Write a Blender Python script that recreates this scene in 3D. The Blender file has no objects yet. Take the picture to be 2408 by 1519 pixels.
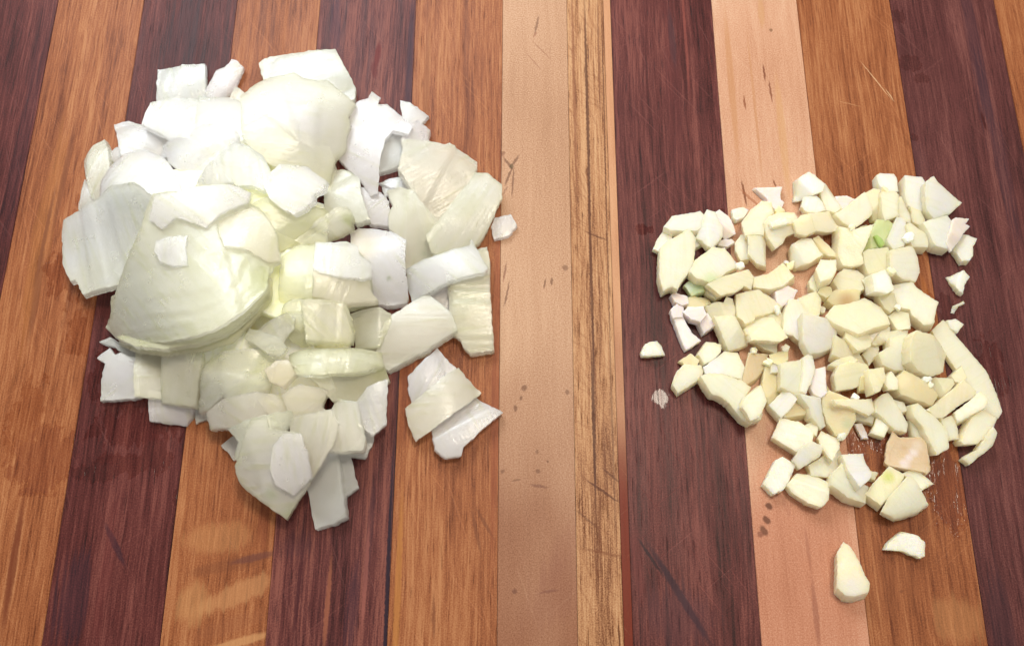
import bpy, bmesh, math, random
import numpy as np
from mathutils import Vector, Matrix
from mathutils.geometry import delaunay_2d_cdt

random.seed(7)
rng = np.random.default_rng(7)
scene = bpy.context.scene
COL = scene.collection

# ------------------------------------------------------------------ camera
TILT = math.radians(19.8)          # off straight-down, towards +y
ROLL = math.radians(0.27)
DIST = 0.275
FPX = 2288.0                       # focal length in pixels of a 2408 px wide picture
cam_d = bpy.data.cameras.new('camera')
cam_d.sensor_fit = 'HORIZONTAL'
cam_d.sensor_width = 36.0
cam_d.lens = 36.0 * FPX / 2408.0
cam_d.clip_start = 0.005
cam_d.clip_end = 20.0
cam = bpy.data.objects.new('camera', cam_d)
COL.objects.link(cam)
CROT = Matrix.Rotation(TILT, 3, 'X') @ Matrix.Rotation(ROLL, 3, 'Z')
CLOC = CROT @ Vector((0, 0, 1)) * DIST
cam.matrix_world = Matrix.Translation(CLOC) @ CROT.to_4x4()
scene.camera = cam

# ------------------------------------------------------------------ light
world = bpy.data.worlds.new('World')
scene.world = world
world.use_nodes = True
bg = world.node_tree.nodes['Background']
bg.inputs[0].default_value = (1.0, 0.97, 0.92, 1)
bg.inputs[1].default_value = 0.56


def area(name, loc, target, sx, sy, power, color):
    d = bpy.data.lights.new(name, 'AREA')
    d.shape = 'RECTANGLE'
    d.size, d.size_y = sx, sy
    d.energy = power
    d.color = color
    o = bpy.data.objects.new(name, d)
    COL.objects.link(o)
    o.location = loc
    o.rotation_euler = (Vector(target) - Vector(loc)).to_track_quat('-Z', 'Y').to_euler()
    return o


area('window_light', (-0.17, 0.40, 0.42), (-0.05, 0.02, 0), 0.34, 0.26, 3.3, (0.88, 0.95, 1.0))
area('ceiling_light', (0.17, 0.20, 0.93), (0.02, 0, 0), 0.17, 0.17, 5.5, (1.0, 0.89, 0.73))

scene.view_settings.view_transform = 'Standard'
scene.view_settings.look = 'None'
scene.view_settings.exposure = 0.0
scene.view_settings.gamma = 1.0
scene.render.engine = 'CYCLES'
scene.cycles.use_denoising = True
scene.cycles.max_bounces = 16
scene.cycles.diffuse_bounces = 8
scene.cycles.transparent_max_bounces = 40
scene.cycles.volume_bounces = 12
scene.cycles.use_adaptive_sampling = True
scene.cycles.adaptive_threshold = 0.035
scene.cycles.adaptive_min_samples = 16

# ------------------------------------------------------------------ picture -> place
def ray(px, py):
    """native photograph pixel (2500 wide) -> direction"""
    u = px * 0.9632 - 1204.0
    v = 759.5 - py * 0.9632
    return CROT @ Vector((u / FPX, v / FPX, -1.0))


def at_z(px, py, z=0.0):
    d = ray(px, py)
    s = (z - CLOC.z) / d.z
    return CLOC.x + d.x * s, CLOC.y + d.y * s


def m_z(x, y, z=0.0):
    """same, from the 2408 px wide view"""
    return at_z(x / 0.9632, y / 0.9632, z)


# ------------------------------------------------------------------ node helpers
class NT:
    def __init__(s, mat):
        mat.use_nodes = True
        s.t = mat.node_tree
        s.t.nodes.clear()

    def n(s, typ, ins=None, **kw):
        nd = s.t.nodes.new(typ)
        for k, v in kw.items():
            setattr(nd, k, v)
        if ins:
            for k, v in ins.items():
                if hasattr(v, 'is_output') or isinstance(v, bpy.types.NodeSocket):
                    s.t.links.new(v, nd.inputs[k])
                else:
                    nd.inputs[k].default_value = v
        return nd

    def math(s, op, a, b=0.0, c=None, clamp=False):
        ins = {0: a, 1: b}
        if c is not None:
            ins[2] = c
        return s.n('ShaderNodeMath', ins, operation=op, use_clamp=clamp).outputs[0]

    def vmath(s, op, a, b=(0, 0, 0)):
        nd = s.n('ShaderNodeVectorMath', {0: a, 1: b}, operation=op)
        return nd.outputs[1] if op in ('LENGTH', 'DOT_PRODUCT', 'DISTANCE') else nd.outputs[0]

    def noise(s, vec, scale, detail=3.0, rough=0.55, dist=0.0):
        return s.n('ShaderNodeTexNoise', {'Vector': vec, 'Scale': scale, 'Detail': detail,
                                          'Roughness': rough, 'Distortion': dist}).outputs[0]

    def maprange(s, v, a, b, c=0.0, d=1.0, smooth=True):
        return s.n('ShaderNodeMapRange', {0: v, 1: a, 2: b, 3: c, 4: d},
                   interpolation_type='SMOOTHSTEP' if smooth else 'LINEAR').outputs[0]

    def mix(s, f, a, b, blend='MIX'):
        nd = s.n('ShaderNodeMix', None, data_type='RGBA', blend_type=blend)
        for k, v in ((0, f), (6, a), (7, b)):
            if isinstance(v, bpy.types.NodeSocket):
                s.t.links.new(v, nd.inputs[k])
            else:
                nd.inputs[k].default_value = v if k == 0 else (v if len(v) == 4 else (*v, 1))
        return nd.outputs[2]

    def out(s, shader):
        o = s.n('ShaderNodeOutputMaterial')
        s.t.links.new(shader, o.inputs[0])


def srgb(r, g, b):
    f = lambda c: c / 12.92 if c <= 0.04045 else ((c + 0.055) / 1.055) ** 2.4
    return (f(r / 255), f(g / 255), f(b / 255), 1)


# ------------------------------------------------------------------ wood
ALB = 0.62        # oiled wood


def wood(name, dark, mid, light, seed, streak=1.0, pore=0.5, fine=1400.0, speckle=0.25, wander=0.0015,
         grad=None, marks=(), wet=(), hatch=0.0, band=0.0, gloss=0.42, scratch=0.25, bumps=0.3, mk=1.0):
    """marks: (mx, my, half width px, half length px, degrees, colour, strength) in the 2408 px view
    wet: (mx, my, rx, ry, strength)"""
    mat = bpy.data.materials.new(name)
    streak *= .82
    T = NT(mat)
    co = T.n('ShaderNodeTexCoord').outputs['Object']
    off = T.vmath('ADD', co, (seed * 1.37, seed * 0.71, 0))
    # the grain wanders sideways a little along its length
    wn = T.noise(T.vmath('MULTIPLY', off, (18, 14, 1)), 1.0, 2.0)
    wx = T.math('MULTIPLY', T.math('SUBTRACT', wn, 0.5), wander * 2)
    g = T.vmath('ADD', off, T.n('ShaderNodeCombineXYZ', {0: wx, 1: 0.0, 2: 0.0}).outputs[0])
    n_band = T.noise(T.vmath('MULTIPLY', g, (150, 5, 1)), 1.0, 3.0, 0.55)
    n_med = T.noise(T.vmath('MULTIPLY', g, (480, 13, 1)), 1.0, 3.0, 0.6)
    n_fine = T.noise(T.vmath('MULTIPLY', g, (fine, 44, 1)), 1.0, 4.0, 0.65)
    n_dash = T.noise(T.vmath('MULTIPLY', g, (2000, 120, 1)), 1.0, 2.0, 0.6)
    n_spk = T.noise(off, 2600.0, 1.0, 0.5)
    n_big = T.noise(T.vmath('MULTIPLY', off, (32, 16, 1)), 1.0, 2.0, 0.5)
    v = T.math('MULTIPLY', T.math('SUBTRACT', n_med, 0.5), 1.25 * streak)
    v = T.math('ADD', v, T.math('MULTIPLY', T.math('SUBTRACT', n_fine, 0.5), 1.4 * streak))
    v = T.math('ADD', v, T.math('MULTIPLY', T.math('SUBTRACT', n_band, 0.5), 1.3 * streak))
    v = T.math('ADD', v, T.math('MULTIPLY', T.math('SUBTRACT', n_big, 0.5), 0.8))
    v = T.math('ADD', v, T.math('MULTIPLY', T.math('SUBTRACT', n_spk, 0.5), speckle * 3.0))
    v = T.math('ADD', v, T.math('MULTIPLY', T.math('SUBTRACT', n_dash, 0.5), -0.9 * streak))
    v = T.math('ADD', v, 0.5, clamp=True)
    ramp = T.n('ShaderNodeValToRGB', {0: v})
    e = ramp.color_ramp.elements
    e[0].position, e[0].color = 0.05, dark
    e[1].position, e[1].color = 0.95, light
    m_ = e.new(0.5)
    m_.color = mid
    for q in e:
        q.color = tuple(c * ALB for c in q.color[:3]) + (1,)
    col = ramp.outputs[0]
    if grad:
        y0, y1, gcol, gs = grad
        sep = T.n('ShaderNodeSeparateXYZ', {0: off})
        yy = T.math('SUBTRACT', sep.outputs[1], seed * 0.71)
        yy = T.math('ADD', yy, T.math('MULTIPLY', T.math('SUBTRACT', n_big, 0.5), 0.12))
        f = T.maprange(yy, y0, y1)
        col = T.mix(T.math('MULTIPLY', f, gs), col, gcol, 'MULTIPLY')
    # dark pores, short dashes along the grain
    po = T.maprange(n_dash, 0.60, 0.74)
    po = T.math('MULTIPLY', po, pore)
    col = T.mix(po, col, tuple(c * 0.42 for c in dark[:3]) + (1,))
    hgt = T.math('SUBTRACT', T.math('MULTIPLY', n_fine, 0.6), T.math('MULTIPLY', po, 0.8))
    # knife marks
    for ang, thr, amt, key in ((-38, 0.70, scratch, 1), (52, 0.71, scratch * 0.8, 2), (-20, 0.70, scratch, 3)):
        r = T.n('ShaderNodeVectorRotate', {'Vector': T.vmath('ADD', off, (key * .31, key * .17, 0)),
                                           'Angle': math.radians(ang)}, rotation_type='Z_AXIS').outputs[0]
        k = T.noise(T.vmath('MULTIPLY', r, (1500, 34, 1)), 1.0, 0.5, 0.5)
        k = T.math('MULTIPLY', T.maprange(k, thr, thr + 0.07), amt)
        col = T.mix(T.math('MULTIPLY', k, .28), col, tuple(min(1, c * 1.3 + 0.02) for c in light[:3]) + (1,))
        hgt = T.math('SUBTRACT', hgt, T.math('MULTIPLY', k, 0.8))
    if hatch:
        for ang, key in ((-30, 5), (-22, 6), (-58, 7)):
            r = T.n('ShaderNodeVectorRotate', {'Vector': T.vmath('ADD', off, (key * .31, key * .17, 0)),
                                               'Angle': math.radians(ang)}, rotation_type='Z_AXIS').outputs[0]
            k = T.noise(T.vmath('MULTIPLY', r, (1100, 60, 1)), 1.0, 1.0, 0.5)
            k = T.math('MULTIPLY', T.maprange(k, 0.58, 0.74), hatch)
            col = T.mix(k, col, tuple(c * 0.85 for c in dark[:3]) + (1,))
    # marks with a shape of their own
    if marks:
        jit = T.n('ShaderNodeTexNoise', {'Vector': off, 'Scale': 900.0, 'Detail': 2.0}).outputs[1]
        jit = T.vmath('MULTIPLY', T.vmath('SUBTRACT', jit, (0.5, 0.5, 0.5)), (0.0007, 0.0007, 0))
        cj = T.vmath('ADD', co, jit)
    for (mx, my, hw, hl, deg, mc, ms) in marks:
        x, y = m_z(mx, my)
        sc = 0.289 / 2408
        x1, y1 = m_z(mx + math.sin(math.radians(deg)) * hl, my + math.cos(math.radians(deg)) * hl)
        d = T.vmath('SUBTRACT', cj, (x, y, 0))
        d = T.n('ShaderNodeVectorRotate', {'Vector': d, 'Angle': math.atan2(x1 - x, y1 - y)},
                rotation_type='Z_AXIS').outputs[0]
        d = T.vmath('MULTIPLY', d, (1 / (hw * sc), 1 / math.hypot(x1 - x, y1 - y), 0))
        if min(hw, hl) > 12:        # broad figure in the wood breaks up along the grain
            L = T.math('ADD', T.vmath('LENGTH', d), T.math('MULTIPLY', T.math('SUBTRACT', T.math('ADD', n_fine, n_med), 1.0), 1.6))
            L = T.math('ADD', L, T.math('MULTIPLY', T.math('SUBTRACT', n_big, 0.5), 1.2))
            k = T.maprange(L, 0.55, 1.05, 0.55, 0.0)
        else:
            k = T.maprange(T.vmath('LENGTH', d), 0.55, 1.15, 1.0, 0.0)
        col = T.mix(T.math('MULTIPLY', k, ms * mk), col, tuple(c * ALB for c in mc[:3]) + (1,))
    rough = T.math('ADD', T.math('MULTIPLY', n_med, 0.22), gloss - 0.11)
    if wet:
        wm = None
        wnz = T.noise(T.vmath('MULTIPLY', off, (420, 200, 1)), 1.0, 4.0, 0.6)
        for (mx, my, rx, ry, ws) in wet:
            x, y = m_z(mx, my)
            sc = 0.289 / 2408
            d = T.vmath('MULTIPLY', T.vmath('SUBTRACT', co, (x, y, 0)), (1 / (rx * sc), 1 / (ry * sc), 0))
            k = T.math('ADD', T.vmath('LENGTH', d), T.math('MULTIPLY', T.math('SUBTRACT', wnz, 0.5), 2.4))
            k = T.math('MULTIPLY', T.maprange(k, 0.75, 0.95, 1.0, 0.0), ws)
            wm = k if wm is None else T.math('MAXIMUM', wm, k)
        col = T.mix(T.math('MULTIPLY', wm, 0.75), col, (0.62, 0.42, 0.36, 1), 'MULTIPLY')
        rough = T.math('SUBTRACT', rough, T.math('MULTIPLY', wm, gloss - 0.05), clamp=True)
        bub = T.noise(T.vmath('MULTIPLY', off, (1.0, .35, 1)), 1100.0, 3.0, 0.7)
        hgt = T.math('ADD', hgt, T.math('MULTIPLY', T.math('MULTIPLY', bub, T.math('POWER', wm, 5.0)), 1.2))
    bump = T.n('ShaderNodeBump', {'Strength': bumps, 'Distance': 0.00022, 'Height': hgt}).outputs[0]
    p = T.n('ShaderNodeBsdfPrincipled', {'Base Color': col, 'Roughness': rough, 'Normal': bump,
                                         'Specular IOR Level': T.math('ADD', T.math('MULTIPLY', T.math('POWER', wm, 6.0), 0.6), 0.13) if wet else 0.13})
    T.out(p.outputs[0])
    return mat


def darker(c, k):
    return (c[0] * k, c[1] * k, c[2] * k, 1)


INK = srgb(98, 52, 33)
OR = (srgb(118, 62, 35), srgb(168, 100, 61), srgb(200, 136, 90))
PU = (srgb(52, 21, 20), srgb(100, 48, 45), srgb(140, 80, 71))
MA = (srgb(182, 134, 100), srgb(210, 163, 128), srgb(230, 188, 154))
LT = srgb(222, 160, 104)
BR = srgb(128, 74, 48)
NV = srgb(40, 28, 44)

MATS = {}
MATS['p0'] = wood('purple_wood_a', *PU, 1, marks=[(60, 300, 20, 260, -11, NV, .35)])
MATS['o1'] = wood('orange_wood_a', *OR, 2, streak=1.1,
                  marks=[(100, 560, 26, 330, -12, srgb(200, 132, 70), .5), (150, 420, 8, 160, -12, BR, .5),
                         (105, 560, 6, 150, -12, BR, .7), (85, 700, 9, 120, -10, BR, .6),
                         (30, 1330, 10, 180, -9, srgb(120, 58, 36), .75), (175, 640, 8, 150, -12, BR, .5)],
                  wet=[(205, 560, 50, 180, .7), (200, 780, 50, 80, .7), (150, 640, 60, 60, .8), (100, 1080, 90, 90, .8), (60, 1000, 50, 120, .6)])
MATS['p2'] = wood('purple_wood_b', *PU, 3, streak=0.9, marks=[(430, 90, 40, 120, -8, srgb(72, 48, 54), .6),
                  (270, 1280, 8, 60, 25, NV, .6), (170, 1400, 45, 130, -10, srgb(74, 50, 62), .6),
                  (250, 1330, 14, 190, -8, srgb(136, 66, 62), .35)],
                  wet=[(330, 1000, 120, 60, .6), (250, 870, 40, 90, .7), (365, 1070, 40, 45, .8), (230, 1110, 60, 25, .8), (300, 1090, 90, 30, .7), (420, 1170, 14, 25, .8)])
MATS['o3'] = wood('orange_wood_b', *OR, 4, streak=1.0,
                  marks=[(500, 1265, 80, 40, 0, LT, .55), (560, 1395, 95, 26, 18, srgb(226, 166, 112), .7),
                         (450, 1420, 40, 60, -8, srgb(228, 170, 112), .6), (530, 1330, 110, 16, 6, BR, .7),
                         (600, 1310, 60, 10, 8, srgb(110, 66, 60), .6), (540, 1470, 90, 22, 12, srgb(160, 98, 66), .5),
                         (560, 1510, 80, 12, 10, srgb(224, 166, 112), .6), (640, 1460, 8, 8, 0, INK, .6),
                         (625, 1180, 14, 110, -6, srgb(150, 78, 56), .55)])
MATS['p4'] = wood('purple_wood_c', srgb(62, 26, 28), srgb(106, 55, 52), srgb(148, 88, 76), 5, streak=1.2,
                  marks=[(888, 130, 9, 34, -8, srgb(110, 26, 22), .8), (880, 165, 10, 22, 8, srgb(104, 26, 22), .7),
                         (790, 60, 14, 120, -3, srgb(58, 34, 60), .7), (962, 200, 10, 260, -2.2, srgb(66, 38, 52), .7),
                         (911, 1380, 5, 420, -2.4, NV, .95), (932, 1100, 6, 300, -2.4, NV, .9),
                         (828, 1440, 14, 150, -4, srgb(62, 42, 58), .7), (870, 1250, 8, 160, -5, srgb(66, 32, 44), .6),
                         (770, 1420, 6, 130, -5, srgb(190, 116, 84), .5), (700, 1280, 40, 40, 0, srgb(70, 40, 52), .6),
                         (700, 1400, 6, 120, -6, srgb(74, 30, 36), .7), (860, 1350, 5, 150, -4, srgb(172, 102, 90), .5)])
MATS['o5'] = wood('orange_wood_c', *OR, 6, streak=1.1, pore=.65,
                  marks=[(1000, 300, 10, 330, -2, srgb(150, 88, 46), .5), (935, 1400, 8, 300, -2.5, srgb(206, 138, 72), .6),
                         (1120, 1250, 5, 60, 12, BR, .6), (1140, 1230, 4, 50, 30, BR, .6), (1020, 1450, 4, 60, 0, BR, .6),
                         (950, 900, 20, 180, -2, srgb(150, 74, 38), .5), (1165, 900, 10, 500, -1, srgb(160, 84, 54), .5)])
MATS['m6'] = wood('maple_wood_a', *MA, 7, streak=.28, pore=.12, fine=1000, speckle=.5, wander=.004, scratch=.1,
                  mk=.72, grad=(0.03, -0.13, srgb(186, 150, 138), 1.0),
                  marks=[(1262, 60, 4, 24, -12, INK, .75), (1258, 82, 4, 8, -30, srgb(150, 80, 56), .6),
                         (1195, 385, 4, 20, 38, INK, .85), (1212, 378, 4, 17, -35, INK, .8), (1203, 392, 6, 7, 0, srgb(70, 70, 40), .8),
                         (1196, 415, 4, 26, -22, INK, .85), (1206, 430, 3, 40, -4, INK, .8), (1183, 362, 5, 8, -40, srgb(120, 60, 40), .7),
                         (1188, 448, 3, 12, -30, INK, .6), (1192, 690, 3, 34, -12, INK, .8), (1187, 640, 3, 26, -10, srgb(120, 62, 44), .8),
                         (1281, 668, 3, 13, -10, INK, .85), (1297, 662, 3, 10, -6, INK, .85),
                         (1329, 630, 8, 8, 30, INK, .7), (1233, 912, 7, 8, -40, INK, .8), (1225, 936, 4, 6, 0, INK, .8),
                         (1334, 922, 5, 7, 0, INK, .7), (1212, 960, 5, 9, 0, INK, .8),
                         (1265, 1108, 6, 6, 0, INK, .75), (1288, 1085, 3, 4, 0, INK, .8), (1263, 1062, 4, 6, 0, INK, .6),
                         (1182, 1108, 6, 5, 0, INK, .7), (1215, 1128, 10, 3, 10, INK, .6), (1268, 1143, 22, 4, -8, srgb(110, 60, 50), .7),
                         (1210, 1390, 7, 7, 0, srgb(90, 45, 40), .7), (1290, 1390, 24, 4, 10, srgb(110, 60, 54), .6),
                         (1300, 1400, 60, 130, -30, srgb(150, 96, 82), .40), (1320, 1300, 30, 120, -28, srgb(158, 100, 82), .40),
                         (1275, 120, 2, 36, 45, srgb(150, 92, 66), .6), (1255, 145, 2, 30, 42, srgb(150, 92, 66), .6)])
MATS['z7'] = wood('zebra_wood', srgb(128, 76, 46), srgb(196, 140, 96), srgb(222, 172, 126), 8, streak=1.45, pore=1.0, fine=1500,
                  speckle=.35, hatch=.32, wander=.0008,
                  marks=[(1330, 300, 3, 500, 1.4, INK, .9), (1344, 900, 3, 500, 1.4, INK, .75),
                         (1381, 250, 4.5, 300, 1.5, srgb(96, 52, 34), .85), (1390, 640, 4, 330, 1.6, srgb(92, 48, 30), .8),
                         (1396, 1000, 4, 200, 1.6, srgb(84, 42, 26), .8), (1350, 200, 4, 330, 1.5, srgb(150, 92, 62), .6),
                         (1419, 200, 2, 250, 1.5, INK, .7), (1428, 560, 2, 300, 1.6, INK, .7), (1440, 1000, 3, 300, 1.8, INK, .5),
                         (1408, 130, 3, 160, 1.5, srgb(130, 78, 54), .6),
                         (1402, 555, 2.5, 32, 68, INK, .7), (1418, 1155, 3, 55, 55, INK, .8), (1440, 1120, 3, 36, 50, INK, .6),
                         (1380, 1220, 3, 40, 50, INK, .5), (1420, 1300, 4, 60, 78, srgb(130, 72, 40), .5)])
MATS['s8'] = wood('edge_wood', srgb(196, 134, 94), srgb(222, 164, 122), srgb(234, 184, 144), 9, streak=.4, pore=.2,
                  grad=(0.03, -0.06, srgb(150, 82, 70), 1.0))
MATS['p9'] = wood('purple_wood_d', *PU, 10, streak=1.0, pore=.5, scratch=.4, fine=1100,
                  marks=[(1580, 90, 10, 80, 6, srgb(60, 46, 54), .6), (1610, 60, 4, 180, 4, srgb(160, 84, 72), .5),
                         (1580, 200, 30, 260, 5, srgb(118, 58, 56), .5), (1500, 1330, 14, 110, 6, srgb(130, 60, 56), .6),
                         (1600, 1400, 9, 160, 32, srgb(50, 28, 40), .8), (1530, 1310, 4, 60, 34, srgb(40, 20, 28), .8),
                         (1600, 1450, 90, 90, 0, srgb(92, 58, 66), .5)],  # broad greyish patch: ceiling reflection haze painted into the wood colour
                  wet=[(1553, 935, 22, 26, .66), (1515, 540, 24, 18, .6), (1697, 497, 10, 10, .9)])
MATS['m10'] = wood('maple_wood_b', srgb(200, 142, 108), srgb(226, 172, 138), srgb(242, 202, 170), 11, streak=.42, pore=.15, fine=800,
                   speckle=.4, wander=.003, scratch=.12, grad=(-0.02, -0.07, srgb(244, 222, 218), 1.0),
                   marks=[(1797, 172, 3, 22, 8, srgb(130, 70, 46), .85), (1812, 215, 3, 30, 9, srgb(140, 80, 54), .8),
                          (1751, 242, 3, 18, 8, srgb(150, 86, 56), .8), (1813, 72, 5, 6, 20, srgb(130, 90, 60), .7),
                          (1750, 455, 4, 34, 12, srgb(130, 72, 44), .85), (1822, 432, 3, 10, 18, srgb(130, 72, 44), .8),
                          (1768, 470, 4, 40, 48, srgb(176, 104, 66), .6), (1720, 200, 10, 200, 5, srgb(206, 146, 98), .6),
                          (1775, 250, 4, 200, 6, srgb(206, 146, 98), .5), (1840, 320, 12, 160, 6, srgb(220, 166, 110), .5),
                          (1808, 1190, 8, 11, 35, INK, .85), (1803, 1222, 8, 13, 40, INK, .8), (1797, 1248, 8, 16, 35, INK, .75),
                          (1788, 1256, 8, 8, 0, srgb(120, 60, 46), .6), (1918, 1440, 7, 90, 6, srgb(150, 88, 72), .45),
                          (1900, 1290, 4, 60, 8, srgb(180, 116, 92), .5), (1790, 30, 10, 40, 4, srgb(214, 160, 110), .6)],
                   wet=[(1860, 780, 90, 160, .45), (1900, 1150, 80, 60, .4), (1830, 830, 22, 30, .5), (1830, 1000, 30, 50, .5)])
MATS['o11'] = wood('orange_wood_d', *OR, 12, streak=1.0,
                   marks=[(2060, 190, 1.6, 62, 39, srgb(232, 186, 140), .8), (2093, 225, 1.5, 20, 36, srgb(236, 196, 150), .8),
                          (1998, 245, 1.3, 30, 76, srgb(214, 156, 110), .7), (2030, 440, 18, 26, 0, BR, .6), (2070, 470, 16, 12, 0, srgb(120, 60, 32), .7),
                          (2250, 1460, 60, 60, 0, LT, .5), (2100, 1380, 50, 60, 0, srgb(160, 96, 58), .4), (2120, 1390, 5, 5, 0, BR, .6),
                          (2180, 700, 8, 60, 14, srgb(196, 118, 58), .5)],
                   wet=[(2230, 1150, 50, 110, .9), (2090, 1040, 60, 30, .9), (2010, 1060, 30, 50, .9), (2190, 720, 14, 40, .6)])
MATS['p12'] = wood('purple_wood_e', srgb(56, 26, 27), srgb(102, 55, 53), srgb(140, 86, 79), 13, streak=.8,
                   marks=[(2290, 100, 22, 260, 11, srgb(70, 48, 60), .65), (2240, 180, 18, 230, 11, srgb(122, 68, 66), .4),
                          (2340, 330, 20, 260, 12, srgb(66, 46, 58), .6), (2313, 285, 4, 26, 16, srgb(70, 20, 18), .8),
                          (2160, 380, 26, 60, 8, srgb(84, 56, 62), .4), (2360, 1480, 30, 160, 10, srgb(64, 44, 54), .6)],
                   wet=[(2108, 40, 26, 26, .8), (2140, 150, 30, 30, .8), (2165, 185, 22, 18, .8), (2150, 325, 12, 12, .8),
                        (2230, 730, 30, 50, .8), (2330, 870, 40, 90, .5), (2210, 790, 12, 30, .7)])
MATS['o13'] = wood('orange_wood_e', *OR, 14, streak=.9)
MATS['p14'] = wood('purple_wood_f', *PU, 15)
MATS['o_1'] = wood('orange_wood_f', *OR, 16)

# ------------------------------------------------------------------ the board
edges_m = [  # strip joints, top and bottom of the 2408 x 1519 view
    ((140, 0), (0, 690)), ((333, 0), (105, 1519)), ((555, 0), (380, 1519)), ((752, 0), (625, 1519)),
    ((975, 0), (915, 1519)), ((1180, 0), (1172, 1519)), ((1328, 0), (1365, 1519)), ((1421, 0), (1464, 1519)),
    ((1436, 0), (1488, 1519)), ((1668, 0), (1797, 1519)), ((1868, 0), (2052, 1519)), ((2085, 0), (2332, 1519)),
    ((2335, 0), (2408, 350))]
ex = [(m_z(*a)[0] + m_z(*b)[0]) / 2 for a, b in edges_m]
ex = [ex[0] - 0.056, ex[0] - 0.0275] + ex + [ex[-1] + 0.0262, ex[-1] + 0.054]
keys = ['o_1', 'p0', 'o1', 'p2', 'o3', 'p4', 'o5', 'm6', 'z7', 's8', 'p9', 'm10', 'o11', 'p12', 'o13', 'p14']
looks = ['orange brown strip at the far left end of the board', 'dark purple strip with fine straight grain, top left corner',
         'orange brown strip with dark streaks left of the onion', 'dark purple strip under the left of the onion heap',
         'orange brown strip with curly pale figure at its lower end', 'reddish purple strip with a navy line along its right edge',
         'orange brown strip right of the onion heap', 'pale maple strip with small dark flecks', 'narrow tan strip with dark lines and cross hatching',
         'thin pale edge strip beside the hatched strip', 'dark purple strip left of the garlic with wet glints',
         'pale maple strip running under the garlic', 'orange brown strip under the right of the garlic',
         'dark purple strip with wet stains, right side', 'orange brown strip in the top right corner', 'dark purple strip at the far right end']
board = bpy.data.objects.new('cutting_board', None)
COL.objects.link(board)
board.location = (0, 0, -0.026)
board['label'] = 'striped wooden cutting board glued up from orange, purple and pale strips'
board['category'] = 'cutting board'
for i, k in enumerate(keys):
    x0, x1 = ex[i] + 0.00004, ex[i + 1] - 0.00004
    bm = bmesh.new()
    bmesh.ops.create_cube(bm, size=1.0)
    for v in bm.verts:
        v.co.x = x0 if v.co.x < 0 else x1
        v.co.y = -0.2 if v.co.y < 0 else 0.22
        v.co.z = -0.026 if v.co.z < 0 else 0.0
    bmesh.ops.bevel(bm, geom=[e for e in bm.edges if abs(e.verts[0].co.y - e.verts[1].co.y) > .1 and e.verts[0].co.z > -.01],
                    offset=0.00012, segments=2, affect='EDGES')
    me = bpy.data.meshes.new('wood_strip')
    bm.to_mesh(me)
    bm.free()
    me.materials.append(MATS[k])
    o = bpy.data.objects.new('wood_strip', me)
    COL.objects.link(o)
    o.parent = board
    o.matrix_parent_inverse = Matrix.Translation((0, 0, 0.026))
    o['label'] = looks[i]

# ------------------------------------------------------------------ onion and garlic flesh
def flesh(name, radius, scale, rough, vein, coat, see, dens, sss):
    mat = bpy.data.materials.new(name)
    T = NT(mat)
    tc = T.n('ShaderNodeTexCoord').outputs['Object']
    rnd = T.n('ShaderNodeObjectInfo').outputs['Random']
    off = T.vmath('ADD', tc, T.n('ShaderNodeCombineXYZ', {0: T.math('MULTIPLY', rnd, 7.3), 1: T.math('MULTIPLY', rnd, 3.1), 2: 0.0}).outputs[0])
    base = T.n('ShaderNodeAttribute', attribute_name='Col').outputs['Color']
    whole = T.mix(1.0, T.n('ShaderNodeObjectInfo').outputs['Color'], (0.93, 0.91, 0.80, 1), 'MULTIPLY')
    base = T.mix(T.math('LESS_THAN', T.vmath('LENGTH', base), 0.25), base, whole)
    vn = T.noise(T.vmath('MULTIPLY', off, (1100, 60, 300)), 1.0, 2.0, 0.5)
    cl = T.noise(off, 220.0, 3.0, 0.55)
    gr = T.noise(off, 1700.0, 2.0, 0.6)
    f = T.math('MULTIPLY', T.maprange(vn, 0.48, 0.72), vein)
    col = T.mix(f, base, (0.84, 0.87, 0.62, 1), 'MULTIPLY')
    col = T.mix(T.math('MULTIPLY', T.maprange(cl, 0.42, 0.66), 0.5), col, (0.95, 0.94, 0.86, 1), 'MULTIPLY')
    hgt = T.math('ADD', T.math('MULTIPLY', gr, 0.55), T.math('MULTIPLY', cl, 1.2))
    hgt = T.math('ADD', hgt, T.math('MULTIPLY', vn, vein))
    bump = T.n('ShaderNodeBump', {'Strength': 0.38, 'Distance': 0.0004, 'Height': hgt}).outputs[0]
    rg = T.math('ADD', T.math('MULTIPLY', T.maprange(cl, 0.35, 0.65), 0.25), rough)
    p = T.n('ShaderNodeBsdfPrincipled', {'Base Color': col, 'Roughness': rg, 'Normal': bump,
                                         'Subsurface Weight': sss, 'Subsurface Radius': radius,
                                         'Subsurface Scale': scale, 'Specular IOR Level': 0.45,
                                         'Coat Weight': coat, 'Coat Roughness': 0.18})
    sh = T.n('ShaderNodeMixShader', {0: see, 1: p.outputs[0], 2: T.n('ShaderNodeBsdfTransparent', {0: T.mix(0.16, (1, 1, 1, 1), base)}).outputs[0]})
    fr = T.n('ShaderNodeFresnel', {'IOR': 1.36, 'Normal': bump}).outputs[0]
    gl = T.n('ShaderNodeBsdfGlossy', {'Color': (1, 1, 1, 1), 'Roughness': T.math('MULTIPLY', rg, .45), 'Normal': bump})
    sh = T.n('ShaderNodeMixShader', {0: T.math('MULTIPLY', fr, see * (0.9 if sss else 1.4), clamp=True), 1: sh.outputs[0], 2: gl.outputs[0]})
    T.out(sh.outputs[0])
    if not dens:
        return mat
    vol = T.n('ShaderNodeVolumeScatter', {'Color': T.n('ShaderNodeObjectInfo').outputs['Color'], 'Density': dens, 'Anisotropy': 0.35})
    T.t.links.new(vol.outputs[0], [n for n in T.t.nodes if n.type == 'OUTPUT_MATERIAL'][0].inputs[1])
    return mat


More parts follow.
